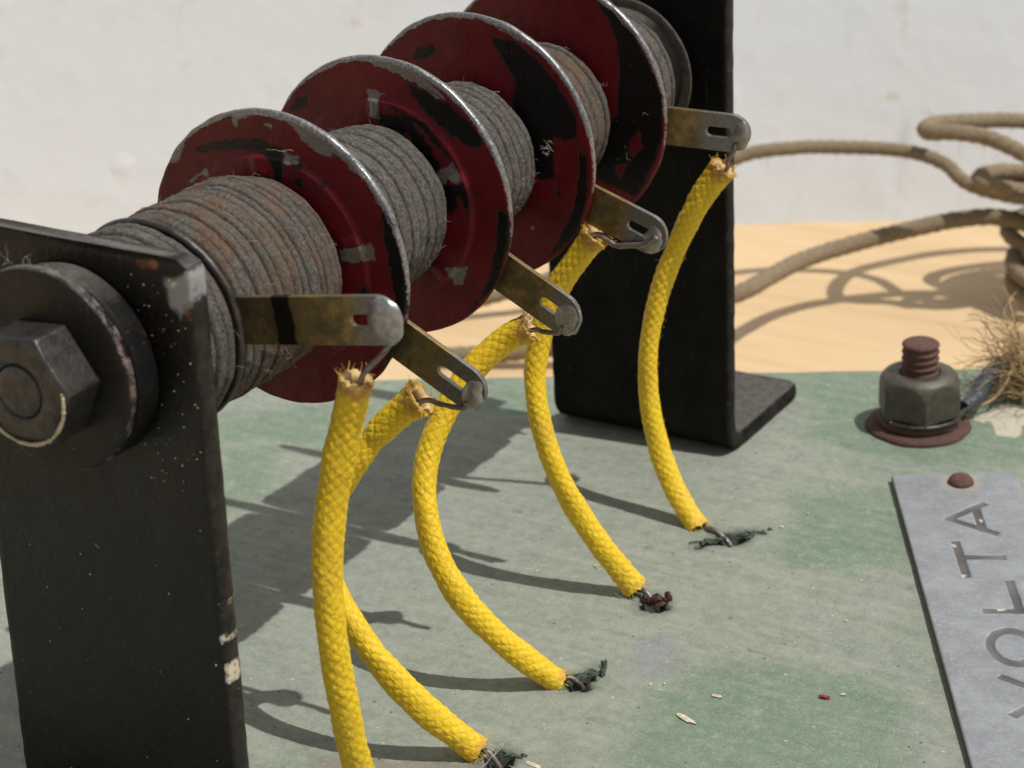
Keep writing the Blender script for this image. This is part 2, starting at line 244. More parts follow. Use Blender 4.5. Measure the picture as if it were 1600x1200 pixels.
def mat_board():
    n = NT('faded_green_paint')
    big = n.noise(.05, 5, .6, dist=.4); mid = n.noise(.35, 6, .65); fine = n.noise(3.5, 5, .7); mic = n.noise(14, 3, .7)
    co = n.stretch(.06, .6, 1, math.radians(-28)); streak = n.noise(1.2, 4, .55, co)
    dusty = n.mix(n.ramp(mid, .35, .65), (.305, .335, .268), (.245, .282, .218))
    dusty = n.mix(n.ramp(streak, .45, .62, 0, .55), dusty, (.36, .375, .30))
    green = n.mix(n.ramp(streak, .35, .65), (.150, .235, .155), (.205, .275, .19))
    gm = n.math('MULTIPLY', n.mask('green', 3.2, .12, 1.9), n.ramp(mid, .3, .55, .65, 1.0))
    gm = n.math('MAXIMUM', gm, n.ramp(big, .56, .72, 0, .55))
    cl = n.mix(gm, dusty, green)
    cl = n.mix(n.math('MULTIPLY', n.ramp(fine, .48, .66), .45), cl, (.43, .41, .345))
    cl = n.mix(n.ramp(n.noise(1.1, 6, .75, off=3), .62, .74, 0, .38), cl, (.20, .165, .13))
    cl = n.mix(n.ramp(n.noise(.30, 5, .7, off=9), .60, .72, 0, .35), cl, (.25, .19, .15))
    cl = n.mix(n.math('MULTIPLY', n.mask('rust', 1.6, .8, .8), .38), cl, (.22, .13, .09))
    cl = n.mix(n.math('MULTIPLY', n.mask('mauve', 1.2, 1.0, .9), .6), cl, (.27, .28, .31))
    cl = n.mix(n.mask('cream', 1.2, .6, .15), cl, (.62, .56, .42))
    gr1 = n.noise(.9, 9, .82, off=31); cl = n.mix(n.ramp(gr1, .53, .61, 0, .45), cl, (.205, .19, .15)); cl = n.mix(n.ramp(gr1, .47, .38, 0, .35), cl, (.47, .47, .40))
    gr2 = n.noise(2.6, 7, .85, off=41); cl = n.mix(n.ramp(gr2, .60, .67, 0, .45), cl, (.15, .14, .11))
    sc2 = n.noise(.5, 6, .7, n.stretch(.25, 3.0, 1, math.radians(-35)), off=80); cl = n.mix(n.ramp(sc2, .62, .66, 0, .35), cl, (.42, .42, .36))
    dot = n.voronoi(.42); cl = n.mix(n.ramp(dot, .05, .075, .85, 0), cl, (.09, .08, .06))
    dot2 = n.voronoi(.30, n.stretch(1, 1.6, 1, .7)); cl = n.mix(n.ramp(dot2, .045, .06, .8, 0), cl, (.60, .58, .48))
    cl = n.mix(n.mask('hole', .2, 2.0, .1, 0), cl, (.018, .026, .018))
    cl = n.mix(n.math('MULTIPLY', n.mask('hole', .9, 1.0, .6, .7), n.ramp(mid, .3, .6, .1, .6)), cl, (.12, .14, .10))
    h = n.math('ADD', n.math('MULTIPLY', fine, .6), n.math('ADD', n.math('MULTIPLY', mid, 1.5), n.math('MULTIPLY', mic, .25)))
    return n.done(cl, n.ramp(mid, .3, .7, .5, .75), normal=n.bump(h, .22, 1.0), Specular_IOR_Level=.35)
def mat_black(name='black_enamel', rough=.2, dust=1.0, spec=.3):
    n = NT(name); a_ = n.noise(.35, 6, .7); f = n.noise(2.2, 6, .7); m = n.noise(7, 4, .7, off=4)
    cl = n.mix(n.ramp(a_, .4, .75), (.006, .0055, .0052), (.015, .0125, .010))
    br = n.noise(.16, 5, .65, n.stretch(1, 1, .8), off=60); cl = n.mix(n.ramp(br, .48, .66, 0, .7 if spec > .2 else 0), cl, (.019, .0145, .0105))
    cl = n.mix(n.ramp(f, .58, .74, 0, .6*dust), cl, (.075, .052, .036))
    scr = n.noise(.9, 6, .7, n.stretch(2.5, 2.5, .25), off=70); cl = n.mix(n.ramp(scr, .66, .70, 0, .5), cl, (.11, .10, .085))
    edge = n.math('ADD', n.attr('edge'), n.math('MULTIPLY', n.math('SUBTRACT', n.noise(.8, 6, .7, off=2), .5), 2.2))
    em = n.ramp(edge, -.25, .2, 1, 0)
    cl = n.mix(n.math('MULTIPLY', em, .5), cl, (.05, .042, .038))
    e2 = n.math('ADD', n.attr('edge'), n.math('MULTIPLY', n.math('SUBTRACT', n.noise(1.4, 5, .7, off=12), .5), 2.2))
    cl = n.mix(n.ramp(e2, -.50, -.4, .9, 0), cl, (.42, .36, .28))
    cl = n.mix(n.mask('silver', .7, 1.3, .25), cl, (.30, .29, .29)); cl = n.mix(n.mask('rusty', .7, 1.3, .2), cl, (.22, .075, .03)); cl = n.mix(n.mask('creamy', .35, 1.6, .08, -.12), cl, (.62, .54, .40))
    gm = n.t.nodes.new('ShaderNodeNewGeometry'); sp_ = n.t.nodes.new('ShaderNodeSeparateXYZ'); n.l(gm.outputs['True Normal'], sp_.inputs[0])
    cl = n.mix(n.math('MULTIPLY', n.ramp(sp_.outputs['Z'], .75, .98), n.ramp(n.noise(1.2, 6, .7, off=90), .3, .6, .35, .85)), cl, (.125, .115, .098))
    dot = n.math('ADD', n.voronoi(.95), n.math('MULTIPLY', n.noise(.45, 3, .6, off=15), .42)); cl = n.mix(n.ramp(dot, .17, .22, .7*dust, 0), cl, (.42, .40, .36))
    h = n.math('ADD', n.math('MULTIPLY', f, .8), n.math('ADD', n.math('MULTIPLY', m, .35), n.math('ADD', n.math('MULTIPLY', a_, 2.2), n.math('MULTIPLY', br, 3.0))))
    return n.done(cl, n.ramp(br, .35, .65, rough, rough+.25), normal=n.bump(h, .07, .9), Specular_IOR_Level=spec)
def mat_wind(name, warm=0.0):
    n = NT(name); co = n.stretch(1, .35, 1); a_ = n.noise(.45, 6, .7); f = n.noise(3.0, 6, .75); m = n.noise(9, 4, .75)
    cl = n.mix(n.ramp(a_, .35, .65), (.165, .150, .126), (.080, .072, .062))
    cl = n.mix(n.ramp(f, .42, .66, 0, .8), cl, (.31, .285, .24))
    cl = n.mix(n.math('MULTIPLY', n.ramp(n.noise(.35, 5, .7, off=5), .55-warm*.17, .68, 0, 1), .7), cl, (.24, .115, .055))
    cl = n.mix(n.ramp(n.noise(1.5, 6, .8, off=8), .60, .68, 0, .6), cl, (.045, .042, .045))
    cl = n.mix(n.ramp(n.noise(7, 5, .8, off=17), .52, .62, 0, .55), cl, (.05, .044, .038))
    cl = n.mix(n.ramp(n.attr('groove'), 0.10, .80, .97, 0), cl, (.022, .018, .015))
    cl = n.mix(n.ramp(m, .62, .8, 0, .6), cl, (.44, .40, .34))
    h = n.math('ADD', n.math('MULTIPLY', f, 1.1), m)
    return n.done(cl, .92, normal=n.bump(h, .26, 1.0), Specular_IOR_Level=.2)
def mat_flange(i):
    n = NT('red_enamel_with_chips'); a_ = n.noise(.25, 5, .6, off=i*13.0); f = n.noise(4, 5, .7, off=i); sc = n.noise(1.1, 7, .75, off=i*5.0+2)
    red = n.mix(n.ramp(a_, .35, .7), (.155, .008, .013), (.098, .005, .009))
    blk = n.mask('black', .55, 1.1, .10, off=i*3.0)
    cl = n.mix(n.ramp(n.noise(.5, 4, .6, off=i*7.0+1), .60, .72, 0, .5), red, (.018, .004, .006))
    cl = n.mix(blk, cl, n.mix(n.ramp(sc, .66, .72, 0, .5), (.006, .0055, .006), (.09, .012, .014)))
    gr = n.mask('grey', .55, 1.6, .05, off=i*3.0+1)
    gr = n.math('MULTIPLY', gr, n.ramp(sc, .28, .38))
    metal = n.mix(n.ramp(f, .3, .7), (.16, .15, .135), (.26, .245, .22))
    cl = n.mix(gr, cl, metal)
    rim = n.math('ADD', n.attr('rim'), n.math('MULTIPLY', n.math('SUBTRACT', n.noise(.8, 7, .75, off=i*2.0), .5), 3.4))
    rm = n.ramp(rim, .0, .12, 1, 0)
    cl = n.mix(rm, cl, n.mix(n.ramp(f, .35, .7), (.15, .145, .14), (.42, .41, .41)))
    lip = n.math('SUBTRACT', n.mask('black', .55, 1.1, .05, .14, off=i*3.0), blk); cl = n.mix(n.math('MULTIPLY', n.math('MAXIMUM', lip, 0.0), .6), cl, (.055, .012, .014))
    scr = n.noise(1.0, 5, .6, n.stretch(3.5, .5, .35)); cl = n.mix(n.ramp(scr, .66, .70, 0, .35), cl, (.10, .04, .035))
    dot = n.voronoi(1.3); cl = n.mix(n.ramp(dot, .04, .07, .5, 0), cl, (.30, .24, .20))
    bare = n.math('MAXIMUM', n.math('MULTIPLY', gr, .35), n.math('MULTIPLY', rm, .75))
    chip = n.math('ADD', n.math('MULTIPLY', n.math('MAXIMUM', blk, gr), -1.0), n.math('MULTIPLY', f, .35))
    return n.done(cl, n.ramp(f, .3, .75, .30, .50), bare, normal=n.bump(chip, .05, .9, n.bump(a_, .25, .6)), Specular_IOR_Level=.28)
def mat_lug(first):
    n = NT('tarnished_brass'); f = n.noise(1.2, 6, .7); m = n.noise(6, 4, .7)
    brass = n.mix(n.ramp(f, .35, .65), (.36, .26, .105), (.17, .125, .065)); brass = n.mix(n.ramp(n.noise(.35, 5, .65, off=7), .48, .62, 0, .65), brass, (.085, .07, .045)); brass = n.mix(n.ramp(m, .58, .70, 0, .7), brass, (.10, .05, .025))
    tin = n.math('ADD', n.attr('tip'), n.math('MULTIPLY', n.math('SUBTRACT', n.noise(.9, 4, .6, off=3), .5), 1.6))
    t_ = n.ramp(tin, -.7, .7, 0, 1)
    cl = n.mix(t_, brass, n.mix(n.ramp(m, .35, .7), (.26, .25, .235), (.13, .125, .118)))
    if first:
        bd = n.math('ABSOLUTE', n.math('SUBTRACT', n.attr('rad'), 12.4))
        bd = n.math('ADD', bd, n.math('MULTIPLY', n.math('SUBTRACT', f, .5), 1.2)); cl = n.mix(n.ramp(bd, .8, .95, .95, 0), cl, (.012, .010, .008))
    return n.done(cl, n.ramp(f, .3, .7, .32, .52), .8, normal=n.bump(n.math('ADD', f, n.math('MULTIPLY', m, .4)), .05, .8))
def mat_solder():
    n = NT('dull_solder'); f = n.noise(1.4, 5, .6); m = n.noise(7, 3, .6)
    return n.done(n.mix(n.ramp(f, .35, .7), (.46, .455, .45), (.26, .25, .24)), n.ramp(f, .3, .7, .28, .5), .85, normal=n.bump(n.math('ADD', f, n.math('MULTIPLY', m, .3)), .08, .8))
def mat_yellow():
    n = NT('waxed_yellow_braid'); f = n.noise(1.0, 5, .65); m = n.noise(8, 4, .7)
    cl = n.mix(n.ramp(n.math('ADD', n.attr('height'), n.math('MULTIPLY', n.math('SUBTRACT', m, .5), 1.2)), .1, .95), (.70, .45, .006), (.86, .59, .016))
    cl = n.mix(n.ramp(f, .5, .75, 0, .5), cl, (.76, .46, .010)); cl = n.mix(n.ramp(m, .62, .8, 0, .5), cl, (.88, .70, .22))
    cl = n.mix(n.ramp(n.noise(.5, 7, .8, off=6), .60, .70, 0, .65), cl, (.20, .11, .015)); cl = n.mix(n.ramp(n.noise(.22, 5, .7, off=16), .50, .68, 0, .45), cl, (.50, .30, .03))
    cl = n.mix(n.mask('cut', .6, 1.5, .35, .45), cl, (.46, .22, .045)); cl = n.mix(n.mask('cut', .4, 2.5, .1, .05), cl, (.70, .50, .22))
    return n.done(cl, n.ramp(m, .3, .7, .42, .62), normal=n.bump(n.math('ADD', f, m), .06, .8), Subsurface_Weight=.12, Subsurface_Radius=(1.0, .6, .1), Subsurface_Scale=.0006)
def mat_simple(name, a_, b_, rough=.7, metal=0., sc=1.5, bd=.08, **k):
    n = NT(name); f = n.noise(sc, 6, .7); m = n.noise(sc*5, 4, .7)
    cl = n.mix(n.ramp(n.math('ADD', n.math('MULTIPLY', f, .7), n.math('MULTIPLY', m, .3)), .38, .62), a_, b_)
    return n.done(cl, rough, metal, normal=n.bump(n.math('ADD', f, n.math('MULTIPLY', m, .5)), bd, .9), **k)
def mat_plate():
    n = NT('weathered_zinc'); f = n.noise(.35, 6, .65); m = n.noise(2.2, 6, .7); s_ = n.noise(7, 4, .7); w2 = n.noise(.9, 6, .75, off=5)
    cl = n.mix(n.ramp(f, .35, .65), (.33, .345, .36), (.245, .255, .27)); cl = n.mix(n.ramp(m, .5, .7, 0, .6), cl, (.44, .445, .44))
    cl = n.mix(n.ramp(w2, .56, .68, 0, .5), cl, (.20, .19, .185)); cl = n.mix(n.ramp(n.noise(.5, 6, .7, off=11), .60, .70, 0, .4), cl, (.36, .31, .26))
    cl = n.mix(n.math('MULTIPLY', n.ramp(n.attr('rivd'), .2, 1.5, 1, 0), .55), cl, (.50, .38, .26))
    eng = n.ramp(n.math('ADD', n.attr('engrave'), n.math('MULTIPLY', n.math('SUBTRACT', m, .5), .14)), .0, .06, 1, 0)
    ink = n.mix(n.ramp(n.noise(.42, 4, .6, off=21), .63, .65), n.mix(n.ramp(n.noise(.16, 3, .5, off=51), .42, .6), (.075, .066, .062), (.15, .145, .14)), (.50, .48, .40))
    cl = n.mix(n.math('MULTIPLY', eng, .97), cl, ink)
    cl = n.mix(n.ramp(n.attr('side'), .3, .6), cl, (.125, .11, .085))
    met = n.math('MULTIPLY', n.math('SUBTRACT', 1.0, eng), .35)
    return n.done(cl, n.ramp(m, .3, .7, .42, .62), met, normal=n.bump(n.math('ADD', m, n.math('MULTIPLY', s_, .4)), .07, .8))
BLACK = mat_black(); BLACK2 = mat_black('black_washer_enamel', .3, 1.2); BLACK3 = mat_black('matt_black_enamel', .5, .3, .12)
WOOD, WALL, BOARD = mat_wood(), mat_wall(), mat_board()
SOLDER, YELLOW = mat_solder(), mat_yellow()
WIRE = mat_simple('dull_tinned_wire', (.16, .12, .10), (.30, .26, .24), .4, .7)
RUST = mat_simple('rusty_steel', (.125, .062, .042), (.07, .038, .03), .85, .1, 1.2, .14)
RUSTD = mat_simple('dark_rusty_steel', (.085, .042, .034), (.15, .072, .052), .75, .2, 1.6, .12)
NUTM = mat_simple('grey_oxidised_steel', (.125, .11, .085), (.075, .066, .052), .5, .5, .8, .07)
DNUT = mat_simple('dark_blued_steel', (.035, .032, .03), (.09, .08, .07), .33, .55, 1.0, .07)
TWINE = mat_simple('twisted_flax_twine', (.35, .27, .17), (.24, .18, .11), .95, 0, 1.6, .4)
FLAX = mat_simple('frayed_flax', (.52, .38, .20), (.35, .23, .10), .85, 0, .7, .05)
LINT = mat_simple('pale_lint', (.55, .52, .45), (.40, .37, .31), .9, 0, 1, .02)
DUSTY = mat_simple('dusty_fibre', (.13, .105, .085), (.05, .042, .036), .9, 0, 1.2, .2)
TAPE = mat_simple('blue_black_tape', (.030, .034, .040), (.055, .062, .07), .5, 0, 1.5, .06)
CREAM = mat_simple('cream_paint', (.62, .54, .38), (.45, .36, .22), .7, 0, 1, .05)
FLAKE = mat_simple('pale_flake', (.70, .66, .52), (.55, .48, .34), .7, 0, 1, .05)
REDF = mat_simple('red_flake', (.42, .04, .06), (.30, .02, .04), .5, 0, 1, .05)
CHIP = mat_simple('dark_green_chips', (.035, .055, .038), (.10, .135, .10), .6, 0, 2.2, .12)
BRN = mat_simple('brown_residue', (.085, .028, .012), (.03, .014, .010), .6, 0, 1.5, .15)

# ------------------------------------------------------------------ setting: table and wall
E0, E1 = np.array(D['edge'][0]), np.array(D['edge'][1]); EU = (E1-E0)/np.linalg.norm(E1-E0); EV = np.array([-EU[1], EU[0]])
TZ = -14.0
def bf(u, v): return E0+EU*u+EV*v                        # board frame: v = 0 is its back edge
V, F = box(-700, 700, -900, 300, TZ-20, TZ)
V[:, :2] = bf(V[:, 0:1], V[:, 1:2]) if False else (E0+V[:, 0:1]*EU+V[:, 1:2]*EV)
o = obj('table', V, F, WOOD, smooth=False); tag(o, 'pale pine table top under the green board', 'table', kind='structure')
V, F = box(-700, 700, 91.8, 112, TZ, TZ+600)
V[:, 1] += np.tan(math.radians(11))*(V[:, 2]-TZ)          # upright wall tilted back in shape so its face catches more sun
V[:, :2] = E0+V[:, 0:1]*EU+V[:, 1:2]*EV
o = obj('wall', V, F, WALL, smooth=False); tag(o, 'white painted wall behind the table', 'wall', kind='structure')

# ------------------------------------------------------------------ green board
us = np.r_[np.linspace(-110, -62, 20), np.arange(-61, 79, .42), np.linspace(80, 110, 12)]
vs = np.r_[np.linspace(-230, -131, 25), np.arange(-130, -.3, .42)]
UU, VV = np.meshgrid(us, vs, indexing='ij'); X = E0[0]+UU*EU[0]+VV*EV[0]; Yb = E0[1]+UU*EU[1]+VV*EV[1]
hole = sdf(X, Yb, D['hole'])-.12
Z = .05*fbm(X*.25, Yb*.25, 3)+.015*fbm(X*1.5, Yb*1.5, 4)-.05
near = np.exp(-np.maximum(hole, 0)/.6)
Z += near*(.16*np.clip(fbm(X*1.3, Yb*1.3, 9)+.2, 0, 2))*(hole > 0)
Z -= np.clip(-hole*3.0+.35*fbm(X*2, Yb*2, 5), 0, 2.2)*(hole < 0)
edgeD = np.minimum(-VV, 5); Z -= .35*np.exp(-(edgeD/.25)**2)
nu, nv = UU.shape
V = np.stack([X, Yb, Z], -1).reshape(-1, 3); F = gridf(nu, nv).tolist()
attrs = {k: sdf(X, Yb, D[k]).reshape(-1) for k in ('green', 'mauve', 'cream', 'rust')}; attrs['hole'] = hole.reshape(-1)
# sides and bottom
ring = [i*nv for i in range(nu)]+[(nu-1)*nv+j for j in range(1, nv)]+[i*nv+nv-1 for i in range(nu-2, -1, -1)]+[j for j in range(nv-2, 0, -1)]
low = V[ring].copy(); low[:, 2] = TZ; n0 = len(V); V = np.vstack([V, low]); m_ = len(ring)
F += [[ring[i], n0+i, n0+(i+1) % m_, ring[(i+1) % m_]] for i in range(m_)]+[list(range(n0, n0+m_))]
attrs = {k: np.r_[v, v[ring]] for k, v in attrs.items()}
base = obj('baseboard', V, F, BOARD, attrs=attrs)
tag(base, 'wooden base board in faded dusty green paint, carrying coils, wires and nameplate', 'board')

# ------------------------------------------------------------------ coil assembly
rack = thing('coil_rack', 'row of grey wound coils between red flanges, held by two black steel brackets', 'resistor coils', (0, 20, 0))
def bracket(yfront, hw_top, hw_bot, ztop, foot_dir, foot_len, t=1.9, rb=2.4, nm='bracket', skew=0.0):
    # centre line in (y, z): from the top down, round the bend, along the foot. outer skin faces -foot_dir
    P = []; yc = yfront+t/2
    zs = np.arange(ztop, rb+.01, -.5); P += [(yc, z) for z in zs]
    cy = yc+foot_dir*rb; cz = rb+t/2
    P = [p for p in P if p[1] > cz]
    for a_ in np.linspace(0, math.pi/2, 12): P.append((cy-foot_dir*rb*math.cos(a_), cz-rb*math.sin(a_)))
    yy = cy
    while abs(yy-yc) < foot_len: yy += foot_dir*.5; P.append((yy, t/2+.02))
    P = np.array(P); T = np.gradient(P, axis=0); T /= np.linalg.norm(T, axis=1)[:, None]; N = np.stack([-T[:, 1], T[:, 0]], 1)
    s = np.r_[0, np.cumsum(np.linalg.norm(np.diff(P, axis=0), axis=1))]; S = s[-1]
    q_ = np.linspace(-1, 1, 48); r = .3
    sec = []                                              # rounded rectangle: (x sign/frac, normal offset, dist to edge)
    xs = q_*(1)
    for x in xs: sec.append((x, t/2, 0))
    for a_ in np.linspace(0, math.pi, 9)[1:-1]: sec.append((1.0, t/2*math.cos(a_), math.sin(a_)))
    for x in xs[::-1]: sec.append((x, -t/2, 0))
    for a_ in np.linspace(0, math.pi, 9)[1:-1]: sec.append((-1.0, -t/2*math.cos(a_), math.sin(a_)))
    rows = []; ed = []
    for i, (p, n_) in enumerate(zip(P, N)):
        hw = hw_bot+(hw_top-hw_bot)*max(0, min(1, p[1]/ztop))
        for dd, rr in ((s[i], 1.3), (S-s[i], .8)):
            if dd < rr: hw -= rr-math.sqrt(max(rr*rr-(rr-dd)**2, 0))
        for j, (x, o_, cr) in enumerate(sec):
            sq = 1.0
            px = x*(hw-.28)+math.copysign(.28*cr, x)*(1 if cr else 0)
            px += .05*vn(s[i]*.8, j*.0+(3 if x > 0 else 9), 5)*(abs(x) > .97)
            off = o_
            if s[i] < .5: off *= .75
            rows.append((px+skew*(1-max(0, min(1, p[1]/ztop))), p[0]+n_[0]*off, p[1]+n_[1]*off+(.05*vn(x*4, 2, 8) if i == 0 else 0)))
            ed.append(min(hw-abs(px), s[i], S-s[i]))
    ns = len(sec); V = np.array(rows); F = gridf(len(P), ns, wrap_v=True).tolist()+[list(range(ns))[::-1], list(range((len(P)-1)*ns, len(P)*ns))]
    at = {'edge': ed}
    if foot_dir < 0:
        for k in ('silver', 'rusty', 'creamy'): at[k] = sdf(V[:, 0], V[:, 2], D[k])
    else:
        for k in ('silver', 'rusty', 'creamy'): at[k] = np.full(len(V), 9.0)
    return part(nm, V, F, BLACK if foot_dir < 0 else BLACK3, rack, attrs=at)
b1 = bracket(-24.0, 11.15, 11.5, H+9.5, -1, 14, skew=-1.25); b1['label'] = 'front black bracket with bolted nut, rust at its edges'
b2 = bracket(62.3, 11.1, 11.1, H+11.5, 1, 17); b2['label'] = 'rear black bracket behind the last coil'
# axle
V, F = lathe([(0, -31.2), (1.3, -31.3), (1.9, -31.15), (2.05, -30.9), (2.05, 67.5), (0, 67.5)], 64, (.05, 0, H+.3), 'y')
ax = part('axle', V, F, DNUT, rack)
def washer(name, r, y0, y1, mat, cx=0, cz=0, ch=.3, r_in=2.0):
    pr = [(r_in, y0), (r-ch*1.6, y0), (r-ch*.5, y0+ch*.25), (r, y0+ch), (r, y1-ch*.6), (r-ch*.6, y1), (r_in, y1)]
    def rf(r_, h, th): return r_*(1+.006*vn(th*3, h, 3))
    P_ = []
    for k in range(len(pr)-1):
        for t in np.linspace(0, 1, 6)[:-1]: P_.append((pr[k][0]+(pr[k+1][0]-pr[k][0])*t, pr[k][1]+(pr[k+1][1]-pr[k][1])*t))
    P_.append(pr[-1])
    V, F = lathe(P_, 120, (cx, 0, H+cz), 'y', rf)
    e_ = np.maximum(0, (r-.05)-np.hypot(V[:, 0]-cx, V[:, 2]-H-cz))
    return part(name, V, F, mat, rack, attrs={'edge': e_*1.2+.42, 'silver': e_*2.4+(.0 if mat is BLACK2 else 2)+.2, 'rusty': e_*2.0+(.22 if mat is BLACK2 else 2), 'creamy': e_*0+9})
washer('washer', 8.0, -27.5, -26.5, BLACK2, -.7, .4)
washer('washer', 7.6, -26.5, -24.03, BLACK3, -.2, .2)
V, F = hexnut(4.7, 27.4, 31.0, 1.1, 'y', (0, 0, 0), 2.0, math.radians(5))
V = np.array(V); V[:, 1] *= -1; V += np.array([.05, 0, H+.3]); F = [f[::-1] for f in F]
nut = part('nut', V, F, DNUT, rack)
pts = [(.05+4.2*math.cos(a_), -31.08, H+.3+4.1*math.sin(a_)) for a_ in np.radians(np.linspace(-135, 8, 30))]
parts_ = [tube(pts, .13, 6, .3, lambda r, s, th, L: r*(1+.6*vn(s*2, th, 3)))]
for k in range(16):
    p = pts[rng.randint(6, 29)]; parts_.append(blob(p, (.18, .12, .18), 8, 6, .4, k))
V, F, _ = join(parts_); part('paint_smear', V, F, CREAM, rack)
# rear collar
washer('washer', 8.0, 60.2, 60.5, DUSTY, ch=.1); washer('washer', 7.0, 58.6, 62.28, BLACK3)

def winding(y0, y1, rfn, nr, mat, seed, fuzz=60):
    nth = 300; ny = int((y1-y0)*11)+1; yy = np.linspace(y0, y1, ny); th = np.arange(nth)/nth*2*np.pi
    Yg, Tg = np.meshgrid(yy, th, indexing='ij')
    r_s = np.random.RandomState(seed)
    b = np.linspace(y0, y1, nr+1); b[1:-1] += r_s.uniform(-.20, .20, nr-1)*(y1-y0)/nr
    amp = r_s.uniform(.26, .44, nr); jit = r_s.uniform(-.14, .14, nr)
    # seam-free angular noise
    cx, sy = np.cos(Tg), np.sin(Tg)
    warp = .16*vn(cx*1.6+5, sy*1.6+5, seed)+.06*vn(cx*6+9, sy*6+Yg*.3, seed+1)
    Yw = np.clip(Yg+warp*np.minimum(1, np.minimum(Yg-y0, y1-Yg)/.8), y0, y1)
    k = np.clip(np.searchsorted(b, Yw, side='right')-1, 0, nr-1); t = (Yw-b[k])/(b[k+1]-b[k])
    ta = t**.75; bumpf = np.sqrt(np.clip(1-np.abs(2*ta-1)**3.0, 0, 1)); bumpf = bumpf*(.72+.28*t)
    r = rfn(Yg)+jit[k]+amp[k]*(bumpf-1)*1.35+.10*vn(cx*3+Yg*.5, sy*3, seed+3)+.05*vn(cx*14+Yg*2, sy*14, seed+4)
    fine = .035*vn(Tg*60, Yg*9, seed+5)*bumpf; r = r+fine
    V = np.stack([r*np.cos(Tg), Yg, H+r*np.sin(Tg)], -1).reshape(-1, 3); F = gridf(ny, nth, wrap_v=True).tolist()
    # end caps down to the core
    Vc = []; n0 = len(V)
    for yv in (y0, y1):
        a_ = np.stack([2.2*np.cos(th), 0*th+yv, H+2.2*np.sin(th)], 1); Vc.append(a_)
    V = np.vstack([V]+Vc)
    for i in range(nth):
        j = (i+1) % nth
        F.append([i, n0+i, n0+j, j][::-1]); F.append([(ny-1)*nth+i, n0+nth+i, n0+nth+j, (ny-1)*nth+j])
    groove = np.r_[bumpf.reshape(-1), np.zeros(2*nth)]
    hp = [(V, F, 0)]
    for q_ in range(int(fuzz*1.3)):
        i = rng.randint(2, ny-2); a_ = rng.uniform(-.9, 2.6); j = int(a_/2/np.pi*nth) % nth
        p = V[i*nth+j]; nrm = np.array([math.cos(a_), 0, math.sin(a_)])
        hp.append(hair(p-nrm*.02, nrm*.5+rng.normal(size=3)*.7, rng.uniform(.3, 1.3), .011, .6)+(1,))
    V, F, fm = join(hp); groove = np.r_[groove, np.ones(len(V)-len(groove))]
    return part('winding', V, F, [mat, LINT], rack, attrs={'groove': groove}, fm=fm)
WA, WB = mat_wind('grey_cloth_winding', -.35), mat_wind('rust_stained_winding', .75)
def endr(y0, y1, rm, r0, r1, w0=1.5, w1=2.2):
    def f(y):
        a_ = np.clip((y-y0)/w0, 0, 1); b_ = np.clip((y1-y)/w1, 0, 1)
        return rm-(rm-r0)*(1-np.sqrt(1-(1-a_)**2))-(rm-r1)*(1-np.sqrt(1-(1-b_)**2))
    return f
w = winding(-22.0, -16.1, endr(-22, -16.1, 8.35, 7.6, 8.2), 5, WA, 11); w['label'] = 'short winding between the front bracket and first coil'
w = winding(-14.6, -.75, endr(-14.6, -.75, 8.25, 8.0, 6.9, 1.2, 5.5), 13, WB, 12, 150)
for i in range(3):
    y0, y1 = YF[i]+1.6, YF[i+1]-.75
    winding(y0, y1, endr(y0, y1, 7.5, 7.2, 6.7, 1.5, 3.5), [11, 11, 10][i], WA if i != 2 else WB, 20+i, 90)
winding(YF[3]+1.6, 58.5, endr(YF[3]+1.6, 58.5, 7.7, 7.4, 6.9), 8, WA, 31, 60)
# binding wire in front of the first coil, with a rusty washer
V, F = tube([(8.12*math.cos(a_), -15.45+.12*math.sin(3*a_), H+8.12*math.sin(a_)) for a_ in np.linspace(0, 2*np.pi, 60)], .36, 12, .4, caps=False)
part('binding_wire', V, F, DNUT, rack)
V, F = lathe([(2, -16.1), (7.7, -16.1), (7.8, -15.9), (7.8, -14.7), (7.7, -14.6), (2, -14.6)], 90, (0, 0, H), 'y'); part('washer', V, F, RUSTD, rack)

